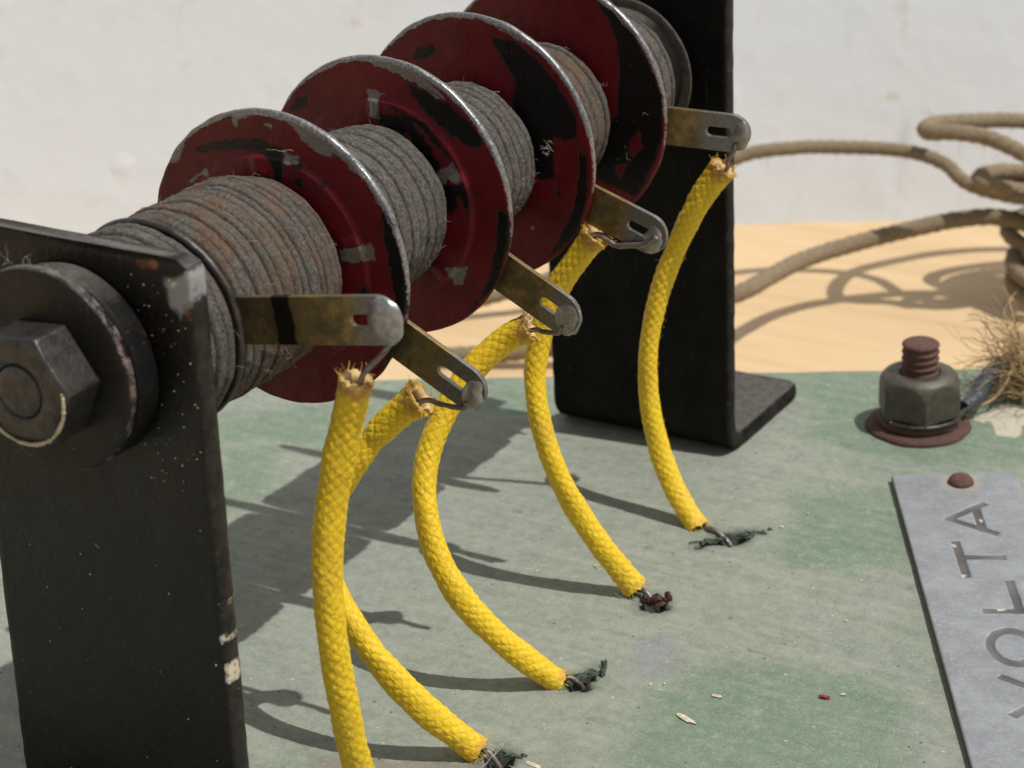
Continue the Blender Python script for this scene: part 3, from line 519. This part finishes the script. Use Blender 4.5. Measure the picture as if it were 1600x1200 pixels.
def flange(i):
    y0 = YF[i]; nth = 360
    rr = np.r_[np.linspace(2.3, 8.5, 34), np.linspace(8.6, 9.2, 10), np.linspace(9.3, 12.1, 34)]
    th = np.arange(nth)/nth*2*np.pi
    Rg, Tg = np.meshgrid(rr, th, indexing='ij')
    tt = np.clip((Rg-8.55)/.7, 0, 1); step = .24*(1-tt*tt*(3-2*tt))            # inner disc stands proud of the rim
    ribs = 0
    for ac, wd in ((math.radians([96, 93, 100, 90][i]), .07), (math.radians(18), .07), (math.radians(-47), .07), (math.radians(168), .07), (math.radians(-125), .07)):
        dA = np.abs((Tg-ac+np.pi) % (2*np.pi)-np.pi)*Rg
        ribs = np.maximum(ribs, np.clip(1-dA/.75, 0, 1)**.6*np.clip((Rg-7.0)/.3, 0, 1)*np.clip((9.0-Rg)/.3, 0, 1))
    if i >= 2: ribs = ribs*0; step = step*.15
    yy = y0-step-.16*ribs+.04*fbm(Rg*np.cos(Tg)*.3, Rg*np.sin(Tg)*.3, i)
    Vf = np.stack([Rg*np.cos(Tg), yy, Rg*np.sin(Tg)], -1)
    # rim and back
    pr = [(12.35, .02), (12.46, .10), (12.52, .22), (12.52, .44), (12.46, .60), (12.3, .70), (11.8, .74), (9, .74), (5, .74), (2.3, .74)]
    Rb, Tb = np.meshgrid([p[0] for p in pr], th, indexing='ij'); Yb_ = np.meshgrid([p[1] for p in pr], th, indexing='ij')[0]
    nick = .05*fbm(Tb*9, Yb_, i+5, 2)*np.clip((Rb-11)/1.4, 0, 1)
    Rb = Rb+nick; wob = .05*np.sin(2*Tb+i)*(Rb/12)**2
    Vb = np.stack([Rb*np.cos(Tb), y0+Yb_+wob, Rb*np.sin(Tb)], -1)
    Vf[..., 1] += .05*np.sin(2*Tg+i)*(Rg/12)**2
    A = np.concatenate([Vf, Vb], 0); n_ = A.shape[0]
    Vv = A.reshape(-1, 3)
    black = sdf(Vv[:, 0], Vv[:, 2], D['F'][i]['k'])
    if 'r' in D['F'][i]: black = np.maximum(black, -sdf(Vv[:, 0], Vv[:, 2], D['F'][i]['r']))
    back = Vv[:, 1] > y0+.5; black = np.where(back & (np.hypot(Vv[:, 0], Vv[:, 2]) < 12), 5, black)
    grey = np.where(back, 5, sdf(Vv[:, 0], Vv[:, 2], D['F'][i]['g']))
    rad = np.hypot(Vv[:, 0], Vv[:, 2]); ang = np.arctan2(Vv[:, 2], Vv[:, 0])
    worn = np.clip(np.cos(ang-math.radians(75))*1.25+.1, -.9, 1)       # edge most rubbed at the upper right
    rim = (12.36-rad)*3+.95-1.75*worn
    Vv = Vv*np.array([1.023, 1, 1.023])+np.array([[.15, -.15, -.28, -.3][i], 0, H+[-.1, .1, .32, .6][i]])
    return part('flange', Vv, gridf(n_, nth, wrap_v=True).tolist(), mat_flange(i), rack, attrs={'black': black, 'grey': grey, 'rim': rim})
for i in range(4):
    f_ = flange(i)
    f_['label'] = ['front red flange with thin black crescent and grey chips', 'second red flange with grey worn top edge and chipped ring', 'third red flange with large black bare area', 'rear red flange, half black'][i]

def extrude2d(outer, holes, t, bev=.06):
    cu = bpy.data.curves.new('tmp', 'CURVE'); cu.dimensions = '2D'; cu.fill_mode = 'BOTH'; cu.extrude = (t/2-bev)*MM; cu.bevel_depth = bev*MM; cu.bevel_resolution = 2
    for P in [outer]+holes:
        sp = cu.splines.new('POLY'); sp.points.add(len(P)-1); sp.use_cyclic_u = True
        for k, p in enumerate(P): sp.points[k].co = (p[0]*MM, p[1]*MM, 0, 1)
    o = bpy.data.objects.new('tmp', cu); col.objects.link(o); dg = bpy.context.evaluated_depsgraph_get()
    me = bpy.data.meshes.new_from_object(o.evaluated_get(dg)); V = np.array([v.co[:] for v in me.vertices])/MM; F = [list(p.vertices) for p in me.polygons]
    bpy.data.objects.remove(o); bpy.data.meshes.remove(me); bpy.data.curves.remove(cu); return V, F
def arc(cx, cy, r, a0, a1, n=14): return [(cx+r*math.cos(a_), cy+r*math.sin(a_)) for a_ in np.radians(np.linspace(a0, a1, n))]
LM0, LM1 = mat_lug(False), mat_lug(True); lug_tips = []
for i, (ly, rt, ang) in enumerate(D['lug']):
    hw = 1.85; r0 = 5.0 if i else 7.4
    out = [(x, -hw) for x in np.linspace(r0, rt-hw, 24)]+arc(rt-hw, 0, hw, -90, 90, 18)+[(x, hw) for x in np.linspace(rt-hw, r0, 24)]
    c1 = rt-2.1-(.6 if i == 0 else 0); c0 = c1-(1.2 if i == 0 else 1.5 if i != 1 else 2.1)
    slot = arc(c1, 0, .55, 90, -90, 8)+arc(c0, 0, .55, -90, -270, 8)
    V, F = extrude2d(out, [slot[::-1]], .5)
    rad = V[:, 0].copy(); bend = (rad-5)/16*[0, 0, 0, 0, 4.6][i]
    V[:, 2] += 0
    tip = rad-(rt-[3.9, 4.2, 3.2, 4.2, 4.6][i])
    a_ = math.radians(ang); W = np.stack([V[:, 0]*math.cos(a_)-V[:, 1]*math.sin(a_), ly+V[:, 2]+bend, H+V[:, 0]*math.sin(a_)+V[:, 1]*math.cos(a_)], 1)
    F = [f[::-1] for f in F]
    lug = part('solder_lug', W, F, LM1 if i == 0 else LM0, rack, attrs={'tip': tip, 'rad': rad}, smooth=False)
    lug['label'] = ['foremost solder lug, horizontal with black band and bright blob', 'second solder lug slanting down behind the front flange', 'third solder lug slanting down', 'fourth solder lug slanting down', 'rearmost solder lug, nearly horizontal'][i]
    bt = [0, 0, 0, 0, 4.6][i]
    def pt(r, w, dy=0, bt=bt, a_=a_, ly=ly): return (r*math.cos(a_)-w*math.sin(a_), ly+dy+bt*(r-5)/16, H+r*math.sin(a_)+w*math.cos(a_))
    bl = blob((0, 0, 0), ([1.5, .95, 1.2, 1.0, .95][i], [.55, .34, .30, .34, .30][i], [1.88, 1.6, 1.6, 1.5, 1.6][i]), 28, 18, .1 if i == 0 else .2, i+3)
    Bv = bl[0]; cB = pt(rt-[1.15, .95, 1.0, 1.2, .9][i], [.0, -.15, -.1, -.3, -.1][i], [-.25, -.14, -.12, -.14, -.12][i])
    Bw = np.stack([Bv[:, 0]*math.cos(a_)-Bv[:, 2]*math.sin(a_), Bv[:, 1], Bv[:, 0]*math.sin(a_)+Bv[:, 2]*math.cos(a_)], 1)+np.array(cB)
    part('solder_blob', Bw, bl[1], SOLDER, lug, )
    lug_tips.append(pt)

# ------------------------------------------------------------------ yellow sleeved wires
def braid(r, s, th, L, R0=1.42, n=7, pitch=1.0, seed=0, flare=(0.0, 0.0)):
    u = n*th/np.pi/2; v = s/pitch+.15*vn(s*.5, th, seed)
    a_, b_ = u+v, u-v
    sa, sb = np.abs(np.sin(np.pi*a_)), np.abs(np.sin(np.pi*b_))
    par = (np.floor(a_)+np.floor(b_)) % 2
    h = np.where(par == 0, sb**.6*(.45+.55*sa**.7), sa**.6*(.45+.55*sb**.7))
    return h
sl_labels = ['foremost thick yellow braided sleeve running down past the bottom edge beside front bracket',
 'yellow braided sleeve under the second lug, passing behind the foremost sleeve',
 'yellow braided sleeve in the middle, hanging from third lug down to dark chipped hole',
 'yellow braided sleeve before the rear bracket edge, hanging from fourth lug to brown-filled hole',
 'rearmost yellow braided sleeve, in front of the black rear bracket']
for i, P in enumerate(D['sl']):
    P = np.array(P)
    if i == 0: P[:, 1] += 0
    R0 = [1.22, 1.15, 1.12, 1.09, 1.06][i]
    t_ = thing('sleeved_wire', sl_labels[i], 'sleeved wire', tuple(P[-1]), 'yellow sleeved wires between lugs and board holes')
    C, s = catmull(P, .11); T, N, B = frames(C); L = s[-1]; nth = 112; th = np.arange(nth)/nth*2*np.pi
    h = braid(None, s[:, None], th[None, :], L, seed=i)
    Rr = R0*(1+.05*vn(s*.3, 1+i, 4))
    f0 = [.10, .34, .12, .30, .20][i]; f1 = [.0, .10, .12, .18, .22][i]
    Rr = Rr*(1+f0*np.exp(-s/1.1)+f1*np.exp(-(L-s)/1.0))
    if i == 1: Rr = Rr*(1-.16*np.exp(-((s-6.2)/.8)**2))
    r = Rr[:, None]+(h-.65)*(.072+.04*vn(s[:, None]*.6, th[None, :], 40+i))+.035*vn(th[None, :]*9+s[:, None], s[:, None]*5, i)
    ov = 1+(.07+.06*vn(s*.35, 2.0+i, 9))[:, None]*np.cos(2*th[None, :]+s[:, None]*.2)+.03*vn(th[None, :]*1.5, s[:, None]*.9, 60+i)
    r = r*ov
    V3 = C[:, None]+r[..., None]*(np.cos(th)[None, :, None]*N[:, None]+np.sin(th)[None, :, None]*B[:, None])
    # ragged cut ends
    for end, sg in ((0, -1), (-1, 1)):
        rag = .17*fbm(th*4, np.full_like(th, 3.3+i), 7+i*2+sg, 3)
        for k in range(5):
            kk = k if end == 0 else -1-k
            V3[kk] += (T[end]*sg)[None]*((1-k/5)*rag)[:, None]
    n_ = len(C); hh = h.copy()
    # inside wall
    inn = []
    for end in (0, n_-1):
        for dpt, fr in ((0, .62), (.5, .55), (1.6, .5)):
            j = int(min(n_-1, max(0, end+(dpt/.11 if end == 0 else -dpt/.11))))
            rad = (V3[end]-C[end])*fr; inn.append((end, C[j]+rad))
    V = V3.reshape(-1, 3); F = gridf(n_, nth, wrap_v=True).tolist(); hv = hh.reshape(-1)
    for end in (0, n_-1):
        rings = [x for e_, x in inn if e_ == end]; prev = end*nth
        for x in rings:
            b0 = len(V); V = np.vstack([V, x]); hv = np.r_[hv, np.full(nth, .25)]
            for k in range(nth):
                k2 = (k+1) % nth; f = [prev+k, prev+k2, b0+k2, b0+k]; F.append(f if end else f[::-1])
            prev = b0
        F.append([prev+k for k in range(nth)])
    pp = [(V, F, 0)]; n1 = len(V)
    for end, sg in ((0, -1), (n_-1, 1)):
        for k in range([26, 46, 46, 60, 34][i] if end == 0 else 26):
            a_ = rng.uniform(0, 2*np.pi); d = (math.cos(a_)*N[end]+math.sin(a_)*B[end])
            rr_ = np.linalg.norm(V3[end][int(a_/2/np.pi*nth) % nth]-C[end])
            pp.append(hair(C[end]+d*rr_*.9, T[end]*sg*1.0+d*.8, rng.uniform(.3, 1.1), .035, .3)+(0,))
    for k in range(70):                                   # loose surface fibres
        j = rng.randint(5, n_-5); a_ = rng.uniform(0, 2*np.pi); d = (math.cos(a_)*N[j]+math.sin(a_)*B[j])
        pp.append(hair(C[j]+d*R0*.98, d*.5+T[j]*rng.normal(), rng.uniform(.3, .9), .012, .5)+(0,))
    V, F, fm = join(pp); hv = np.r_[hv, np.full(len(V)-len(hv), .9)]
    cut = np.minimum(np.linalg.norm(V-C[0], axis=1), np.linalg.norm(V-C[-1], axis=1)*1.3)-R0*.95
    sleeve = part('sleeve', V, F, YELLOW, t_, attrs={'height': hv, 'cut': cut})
    # bare wire end up to the lug
    pt = lug_tips[i]; rt = D['lug'][i][1]
    if i == 0: W = [P[0]-T[0]*-.0+T[0]*3, P[0]+(P[0]-P[1])*.02+np.array([.75, -.3, .4]), (P[0]+np.array(pt(rt-.9, -1.3)))/2+np.array([.25, 0, 0]), pt(rt-1.1, -1.5, -.2), pt(rt-1.5, -.3, -.3)]
    elif i == 3: W = [P[0]+T[0]*3, P[0], P[0]+np.array([2.2, -.2, -.6]), pt(rt-3.4, -1.9, -.5), pt(rt-1.7, -.9, -.55), pt(rt-.9, .3, -.6)]
    else: W = [P[0]+T[0]*3, P[0]+np.array([.4, -.1, -.1]), (P[0]+np.array(pt(rt-1.6, -1.8)))/2+np.array([0, 0, -.25]), pt(rt-1.3, -1.8, -.2), pt(rt-1.2, -.9, -.3)]
    parts_ = [tube(W, .23 if i != 3 else .3, 10, .15, lambda r, s, th, L: r*(1+.12*vn(s*2, th, 2)))]
    if i > 0:
        Q = P[-1]; hx = {1: (19.7, -.6), 2: (19.5, 14.2), 3: (19.0, 30.0), 4: (19.3, 45.3)}[i]
        V, F = (tube([Q-T[-1]*2, Q+T[-1]*.2, (Q+np.array([hx[0], hx[1], .1]))/2+np.array([0, 0, .35]), (hx[0], hx[1], -.6), (hx[0]+.3, hx[1], -1.6)], .26, 10, .15)); part('bare_wire', V, F, WIRE, t_)
    V, F, _ = join(parts_); part('bare_wire', V, F, WIRE, t_)

# ------------------------------------------------------------------ name plate
po = np.array(D['plate_origin']); dl = np.array(D['plate_dir']); dw = np.array([-dl[1], dl[0]])
PW, PL, PT = 13.0, 78.0, .85
plate = thing('nameplate', 'grey metal nameplate with dark engraved letters, riveted to the green board', 'nameplate', (po[0], po[1], 0))
a_ = np.r_[0, .04, .12, np.linspace(.25, PW-.25, 84), PW-.12, PW-.04, PW]; b_ = np.r_[0, .04, .12, np.arange(.25, PL-.25, .17), PL-.12, PL-.04, PL]
A, B = np.meshgrid(a_, b_, indexing='ij')
eng = np.full(A.shape, 9.0)
def stroke(p0, p1, w):
    global eng
    w = .42
    p0, p1 = np.array(p0), np.array(p1); e_ = p1-p0; t = np.clip(((A-p0[0])*e_[0]+(B-p0[1])*e_[1])/(e_@e_), 0, 1)
    Ls = np.hypot(*e_); al = ((A-p0[0])*e_[0]+(B-p0[1])*e_[1])/Ls; pe = np.abs((A-p0[0])*e_[1]-(B-p0[1])*e_[0])/Ls
    eng = np.minimum(eng, np.maximum(pe-w, np.maximum(-al-w*.6, al-Ls-w*.6)))
for s_ in D['strokes']: stroke(s_[0], s_[1], .36)
O = np.hypot((A-6.65)/2.0, (B-36.4)/2.95); eng = np.minimum(eng, np.abs(O-1)*2.3-.42)
stroke((4.8, 41.6), (8.6, 44.8), .36); stroke((8.6, 44.8), (4.8, 48.0), .36)
Zp = PT-.16*np.clip(-eng/.12+.4, 0, 1)+.02*fbm(A*.4, B*.4, 2)
ed = np.minimum(np.minimum(A, PW-A), np.minimum(B, PL-B)); Zp -= .12*np.clip(1-ed/.13, 0, 1)**2
cut = np.clip(1.0-np.minimum(A+B, (PW-A)+B), 0, 1)
X = po[0]+A*dw[0]+B*dl[0]; Yp = po[1]+A*dw[1]+B*dl[1]
nu, nv = A.shape; V = np.stack([X, Yp, Zp], -1).reshape(-1, 3); F = gridf(nu, nv)[:, ::-1].tolist()
ring = [i*nv for i in range(nu)]+[(nu-1)*nv+j for j in range(1, nv)]+[i*nv+nv-1 for i in range(nu-2, -1, -1)]+[j for j in range(nv-2, 0, -1)]
top2 = V[ring].copy(); top2[:, 2] -= .02; low = V[ring].copy(); low[:, 2] = -.12; n0 = len(V); m_ = len(ring); V = np.vstack([V, top2, low])
F += [[ring[i], ring[(i+1) % m_], n0+(i+1) % m_, n0+i] for i in range(m_)]+[[n0+i, n0+(i+1) % m_, n0+m_+(i+1) % m_, n0+m_+i] for i in range(m_)]
rv = np.hypot(A-D['rivet'][0], B-D['rivet'][1])-1.2
ex = lambda v, f: np.r_[v.reshape(-1), np.full(2*m_, f)]
part('plate', V, F, mat_plate(), plate, attrs={'engrave': ex(eng, 9), 'rivd': ex(rv, 9), 'side': ex(A*0, 1.0)})
for bb in (D['rivet'][1], PL-2.3):
    rp = po+dw*D['rivet'][0]+dl*bb
    V, F = lathe([(0, PT+.95), (.5, PT+.9), (1.0, PT+.68), (1.3, PT+.35), (1.42, PT+.02), (1.3, PT-.1)], 40, (rp[0], rp[1], 0), 'z', lambda r, h, th: r*(1+.05*vn(th*1.9, h*2, 4)))
    part('rivet', V, F, RUSTD, plate)

# ------------------------------------------------------------------ terminal stud with nut
NX, NY = 26.3, 79.2
term = thing('terminal_stud', 'rusty threaded stud with grey hexagonal nut and washer behind the nameplate', 'terminal', (NX, NY, 0))
V, F = lathe([(2.0, -.1), (5.75, -.1), (5.85, .1), (5.6, .45), (5.0, .6), (2, .62)], 100, (NX, NY, 0), 'z', lambda r, h, th: r*(1+.02*vn(th*4, h, 4))); part('washer', V, F, RUST, term)
V, F = lathe([(2.0, .6), (4.4, .6), (4.6, .8), (4.6, 1.25), (4.3, 1.5), (2, 1.55)], 90, (NX, NY, 0), 'z', lambda r, h, th: r*(1+.02*vn(th*4, h, 9))); part('washer', V, F, RUSTD, term)
V, F = hexnut(4.8, 1.9, 6.6, 3.8, 'z', (NX, NY, 0), 2.15, math.radians(-60)); part('nut', V, F, NUTM, term)
pr = []; z = 1.0
while z < 9.85: pr.append((2.08-.22*abs(math.sin(z/.82*math.pi))**1.6*(z > 6.5), z)); z += .06
pr += [(1.98, 10.0), (1.75, 10.15), (1.0, 10.2), (0, 10.2)]
V, F = lathe(pr, 64, (NX, NY, 0), 'z', lambda r, h, th: r*(1+.012*vn(th*3, h*3, 2))); part('stud', V, F, RUSTD, term)
# lead: wire loop round the stud under the nut, then taped part
lead = thing('taped_lead', 'blue-black taped lead end leaving the nut towards frayed twine', 'wire', (NX+5, NY+4, 0))
Wp = [(NX+4.6*math.cos(t), NY+4.6*math.sin(t), 1.72) for t in np.radians(np.linspace(-110, -5, 10))]+[(30.9, 80.6, 2.0), (31.5, 82.6, 2.2), (31.6, 84.6, 2.3)]
V, F = tube(Wp, .27, 10, .25); part('bare_wire', V, F, DNUT, lead)
V, F = tube([(30.6, 81.6, 2.1), (31.2, 84.0, 2.4), (31.0, 87.0, 2.9), (31.2, 90.5, 3.2), (32.5, 92.6, 3.0)], 1.0, 28, .12, lambda r, s, th, L: r*(.72+.34*np.clip(s/L*1.6, 0, 1)+.13*np.abs((s/1.15+th/2/np.pi) % 1-.5)+.05*vn(s*2, th, 3)))
part('tape', V, F, TAPE, lead)

# ------------------------------------------------------------------ twine
def cord(P, R0=1.15, seed=0, fz=30, m=1):
    out = [tube(P, R0, 30, .25, lambda r, s, th, L: r*(.90+.14*np.abs(np.sin(1.5*(th+s*1.25+seed)))+.03*vn(s*3, th*2, seed)))+(0,)]
    C, s = catmull(P, .6)
    for k in range(fz):
        j = rng.randint(1, len(C)-1); d = rng.normal(size=3); d /= np.linalg.norm(d)
        out.append(hair(C[j]+d*R0*.9, d+rng.normal(size=3)*.6, rng.uniform(.8, 3), .03, .4)+(0,))
    return out
tw = []
tw += cord([(-60, 112, -12.6), (-45, 124, -8), (-33, 136, 2), (-26.3, 143, 6), (-20, 148.2, 6.6), (-15.7, 151.8, 6.2), (-9, 154.5, 6), (-4, 155.5, 5.6), (.6, 154.6, 4.8), (5, 151.0, 3.8), (10.5, 150.3, 3.0), (18, 153, 2), (27, 160, 1), (34, 170, 0)], 1.0, 1, 70)
tw += cord([(-52, 98, -12.7), (-38, 104, -11.5), (-25, 111, -8.5), (-15.3, 118.9, -5), (-14.0, 127, -5), (-12.7, 134.5, -5), (-9.2, 141, -4.6), (-3, 147, -3.4), (4, 151.5, -2), (10, 153.5, -1.6), (16, 153, -3), (24, 150, -7), (30, 152, -11)], 1.2, 2, 70)
def loop(c_, ax_, ay_, tilt, rot, seed, turns=1.0, dz=0, R0=1.15):
    P = []
    for t in np.linspace(0, 2*np.pi*turns, int(14*turns)):
        x, y = ax_*math.cos(t+.3*seed), ay_*math.sin(t+.3*seed); z = tilt*math.cos(t+.3*seed)+dz*t/6.28+1.2*math.sin(2*t+seed)
        P.append((c_[0]+x*math.cos(rot)-y*math.sin(rot), c_[1]+x*math.sin(rot)+y*math.cos(rot), c_[2]+z))
    return cord(P, R0, seed, 24)
ctr = np.array([20.0, 169.0, 4.0])
tw += cord(D['loopA'], 1.12, 5, 50)
tw += cord(D['loopB'], 1.1, 15, 40)
tw += loop((19.5, 165, 2.5), 15, 6.5, 1.0, .50, 3); tw += loop((20, 162, 0), 12, 7.5, -1.5, .55, 4)
tw += loop((22, 160, -3), 13, 7, 1.5, .4, 6); tw += loop((22, 156, -6.5), 11, 7, 1, .6, 7); tw += loop((24, 157, -9.5), 13, 8, .5, .5, 8); tw += loop((23, 160, 5), 12, 5, 2.5, .9, 12); tw += loop((21, 157, 2), 7.5, 5, 3.5, .2, 14)
tw += cord([(19, 152, 2), (16.5, 151.5, -2), (14.5, 151.5, -6), (16, 152, -11), (22, 150, -12.6)], 1.3, 9)
tw += cord([(27, 163, -8), (33, 164, -6), (38, 157, -5), (40, 148, -6), (42, 134, -4), (41, 118, 0), (39.5, 106, 3.5), (37.6, 97, 3.2), (36.3, 92.5, 2.2)], 1.25, 10)
V, F, fm = join([(a__, b__, 0) for a__, b__, _ in tw])
rope = thing('twine', 'loose hank of beige twine on the table behind the board with a frayed brown end', 'twine', (20, 160, TZ))
part('cord', V, F, TWINE, rope)
fr = []
for k in range(330):
    p = np.array((35.3, 92.0, 2.6))+rng.normal(size=3)*np.array([1.3, 1.0, .9])
    d = np.array([-.75, .15, .75])+rng.normal(size=3)*np.array([.55, .5, .55])
    fr.append(hair(p, d, rng.uniform(3, 12), rng.uniform(.03, .12), .33, 8))
for k in range(26):
    p = np.array((34.5, 90.4, 1.2))+rng.normal(size=3)*.6; fr.append(hair(p, np.array([-.9, -.35, .1])+rng.normal(size=3)*.3, rng.uniform(2, 6), .07, .3, 7))
fr.append(tube([(35.5, 91, 6.5), (33.8, 89.5, 5.5), (33.2, 88.0, 3), (32.4, 86.0, 1.6), (30.6, 84.2, .8)], .16, 6, .4))
V, F, _ = join(fr); part('frayed_end', V, F, FLAX, rope)

# ------------------------------------------------------------------ crumbs, flakes, lint
def chunk(cx, cy, cz, a_, b_, h_, rot, seed, amp=.45):
    V, F = blob((0, 0, 0), (a_, b_, h_), 16, 9, amp, seed); V += .12*min(a_, b_)*rng.normal(size=V.shape)
    x = V[:, 0]*math.cos(rot)-V[:, 1]*math.sin(rot); y = V[:, 0]*math.sin(rot)+V[:, 1]*math.cos(rot)
    return np.stack([x+cx, y+cy, V[:, 2]+cz], 1), F
ch = []
def flap(p0, p1, w_, h_, n_, sd):
    for k in range(n_):
        t = (k+.5)/n_; x = p0[0]+(p1[0]-p0[0])*t+rng.normal()*w_*.35; y = p0[1]+(p1[1]-p0[1])*t+rng.normal()*w_*.35
        ch.append(chunk(x, y, h_*.2, rng.uniform(.35, .8)*w_*1.6, rng.uniform(.2, .4)*w_, rng.uniform(.3, .75)*h_, math.atan2(p1[1]-p0[1], p1[0]-p0[0])+rng.normal()*.35, sd+k, .7))
flap((16.3, 42.7), (19.2, 45.2), .45, .25, 7, 1); flap((19.6, 46.2), (22.4, 48.6), .5, .35, 8, 20)
flap((18.9, 14.6), (20.3, 16.0), .5, .45, 8, 40); flap((20.7, 15.6), (20.3, 17.2), .35, 1.1, 6, 60); flap((16.6, 31.4), (17.5, 30.2), .3, .2, 4, 80); flap((19.0, .3), (21.4, .9), .35, .3, 6, 90)
V, F, _ = join(ch); o = obj('paint_chips', V, F, CHIP, smooth=False); tag(o, 'dark green torn paint and wood chips round the wire holes', 'paint chips', kind='stuff')
ch = [chunk(18.9, 30.1, .35, .75, .5, .6, .3, 21, .6), chunk(19.7, 30.9, .4, .4, .3, .6, .9, 22, .6), chunk(18.2, 29.6, .2, .5, .3, .4, .2, 23, .6)]
V, F, _ = join(ch); o = obj('resin_lump', V, F, BRN, smooth=False); tag(o, 'dark brown crumbly lump in the hole below the fourth yellow sleeve', 'resin lump')
lb = []
def on(x, y, z=0.03): return np.array([x, y, z])
for (x, y, dx, dy, L) in ((17.8, 29.0, -.9, -.9, 3.2), (18.5, 1.6, .2, -.9, 6.5), (21, -1, .9, -.4, 7), (16, 12.8, -.8, -.8, 4), (13, 11, .5, -.6, 3), (30.5, 26, 1, -.1, 4), (28, 30, .1, 1, 3)):
    for k in range(2): lb.append(hair(on(x, y, .12)+rng.normal(size=3)*.15*np.array([1, 1, .2]), (dx, dy, .04), L, .03, .14, 10))
for k in range(170):
    u, v = rng.uniform(-45, 60), rng.uniform(-110, -4); p = bf(u, v)
    V_, F_ = hair((p[0], p[1], .06), (rng.normal(), rng.normal(), .0), rng.uniform(.5, 2.2), .016, .35); V_[:, 2] = np.clip(V_[:, 2], .01, .35); lb.append((V_, F_))
for k in range(15):                                       # lint tuft on the third flange and hairs on bolt and bracket
    lb.append(hair((8.05+rng.normal()*.25, YF[2]-.35, H+1.2+rng.normal()*.5), (.3*rng.normal(), -.6, rng.normal()), rng.uniform(.4, 1.1), .022, .6))
for k in range(20):
    a_ = rng.uniform(.2, 2.2); lb.append(hair((-1+8.1*math.cos(a_), -27.4, H+.5+8.1*math.sin(a_)), (math.cos(a_), rng.normal()*.5, math.sin(a_)), rng.uniform(.5, 1.8), .014, .5))
for k in range(5):
    a_ = rng.uniform(-.6, .9); yy_ = YF[3]-.35; lb.append(hair((8*math.cos(a_)+rng.normal(), yy_, H+8*math.sin(a_)-1.5), (rng.normal(), -.3, rng.normal()), rng.uniform(.4, 1.2), .016, .6))
lb.append(hair((-1.2, -24.08, H-15.5), (.5, -.05, -.8), 4, .03, .25, 10)); lb.append(hair((3.2, -.6, H+9.8), (-.5, -.5, .9), 2.6, .02, .4, 10)); lb.append(hair((3.2, YF[2]-.5, H+6.2), (-.6, -.3, .9), 2.6, .02, .3, 10))
V, F, _ = join(lb); o = obj('lint', V, F, LINT); tag(o, 'pale lint and dust fibres on board, coils and bracket', 'lint', kind='stuff')
ch = []
for k in range(95):                                      # flecks on the front bracket and its bolt
    x, z = (rng.uniform(4.5, 10.6), rng.uniform(H-9, H+8)) if k < 60 else (rng.uniform(-9, 10.3), rng.uniform(4, H+6))
    if math.hypot(x+.9, z-H-.3) < 8.3: continue
    s_ = rng.uniform(.025, .075); V_, F_ = blob((x, -24.06, z), (s_, .05, s_*rng.uniform(.6, 1.3)), 8, 6, .3, k); ch.append((V_, F_))
for (x, y, a_, b_, rot) in ((23.0, 49.9, .22, .16, .3), (24.1, 53.9, .12, .1, 0), (26.5, 17.0, .13, .12, 0), (25.4, 16.4, .14, .1, 1), (22.6, .2, .75, .22, -.1), (30.9, 12.6, 1.1, .28, -.35), (31.6, 17.3, .5, .2, 0), (10, 34, .2, .15, 0), (36.5, 34.9, .18, .12, 0), (41.5, 22.5, .25, .15, .5)):
    ch.append(chunk(x, y, .06, a_, b_, .09, rot, int(x*7), .3))
for k in range(60):
    u, v = rng.uniform(-45, 60), rng.uniform(-110, -4); p = bf(u, v); s_ = rng.uniform(.04, .11); ch.append(chunk(p[0], p[1], .03, s_, s_*.7, s_*.7, rng.uniform(0, 3), k, .3))
V, F, _ = join(ch); o = obj('pale_flakes', V, F, FLAKE, smooth=False); tag(o, 'tiny cream flakes and crumbs scattered on the green board', 'flakes', kind='stuff')
V, F = chunk(40.3, 21.2, .15, .45, .2, .2, .1, 5, .3); o = obj('red_flake', V, F, REDF, smooth=False); tag(o, 'tiny red paint flake on the board left of the nameplate', 'flake')
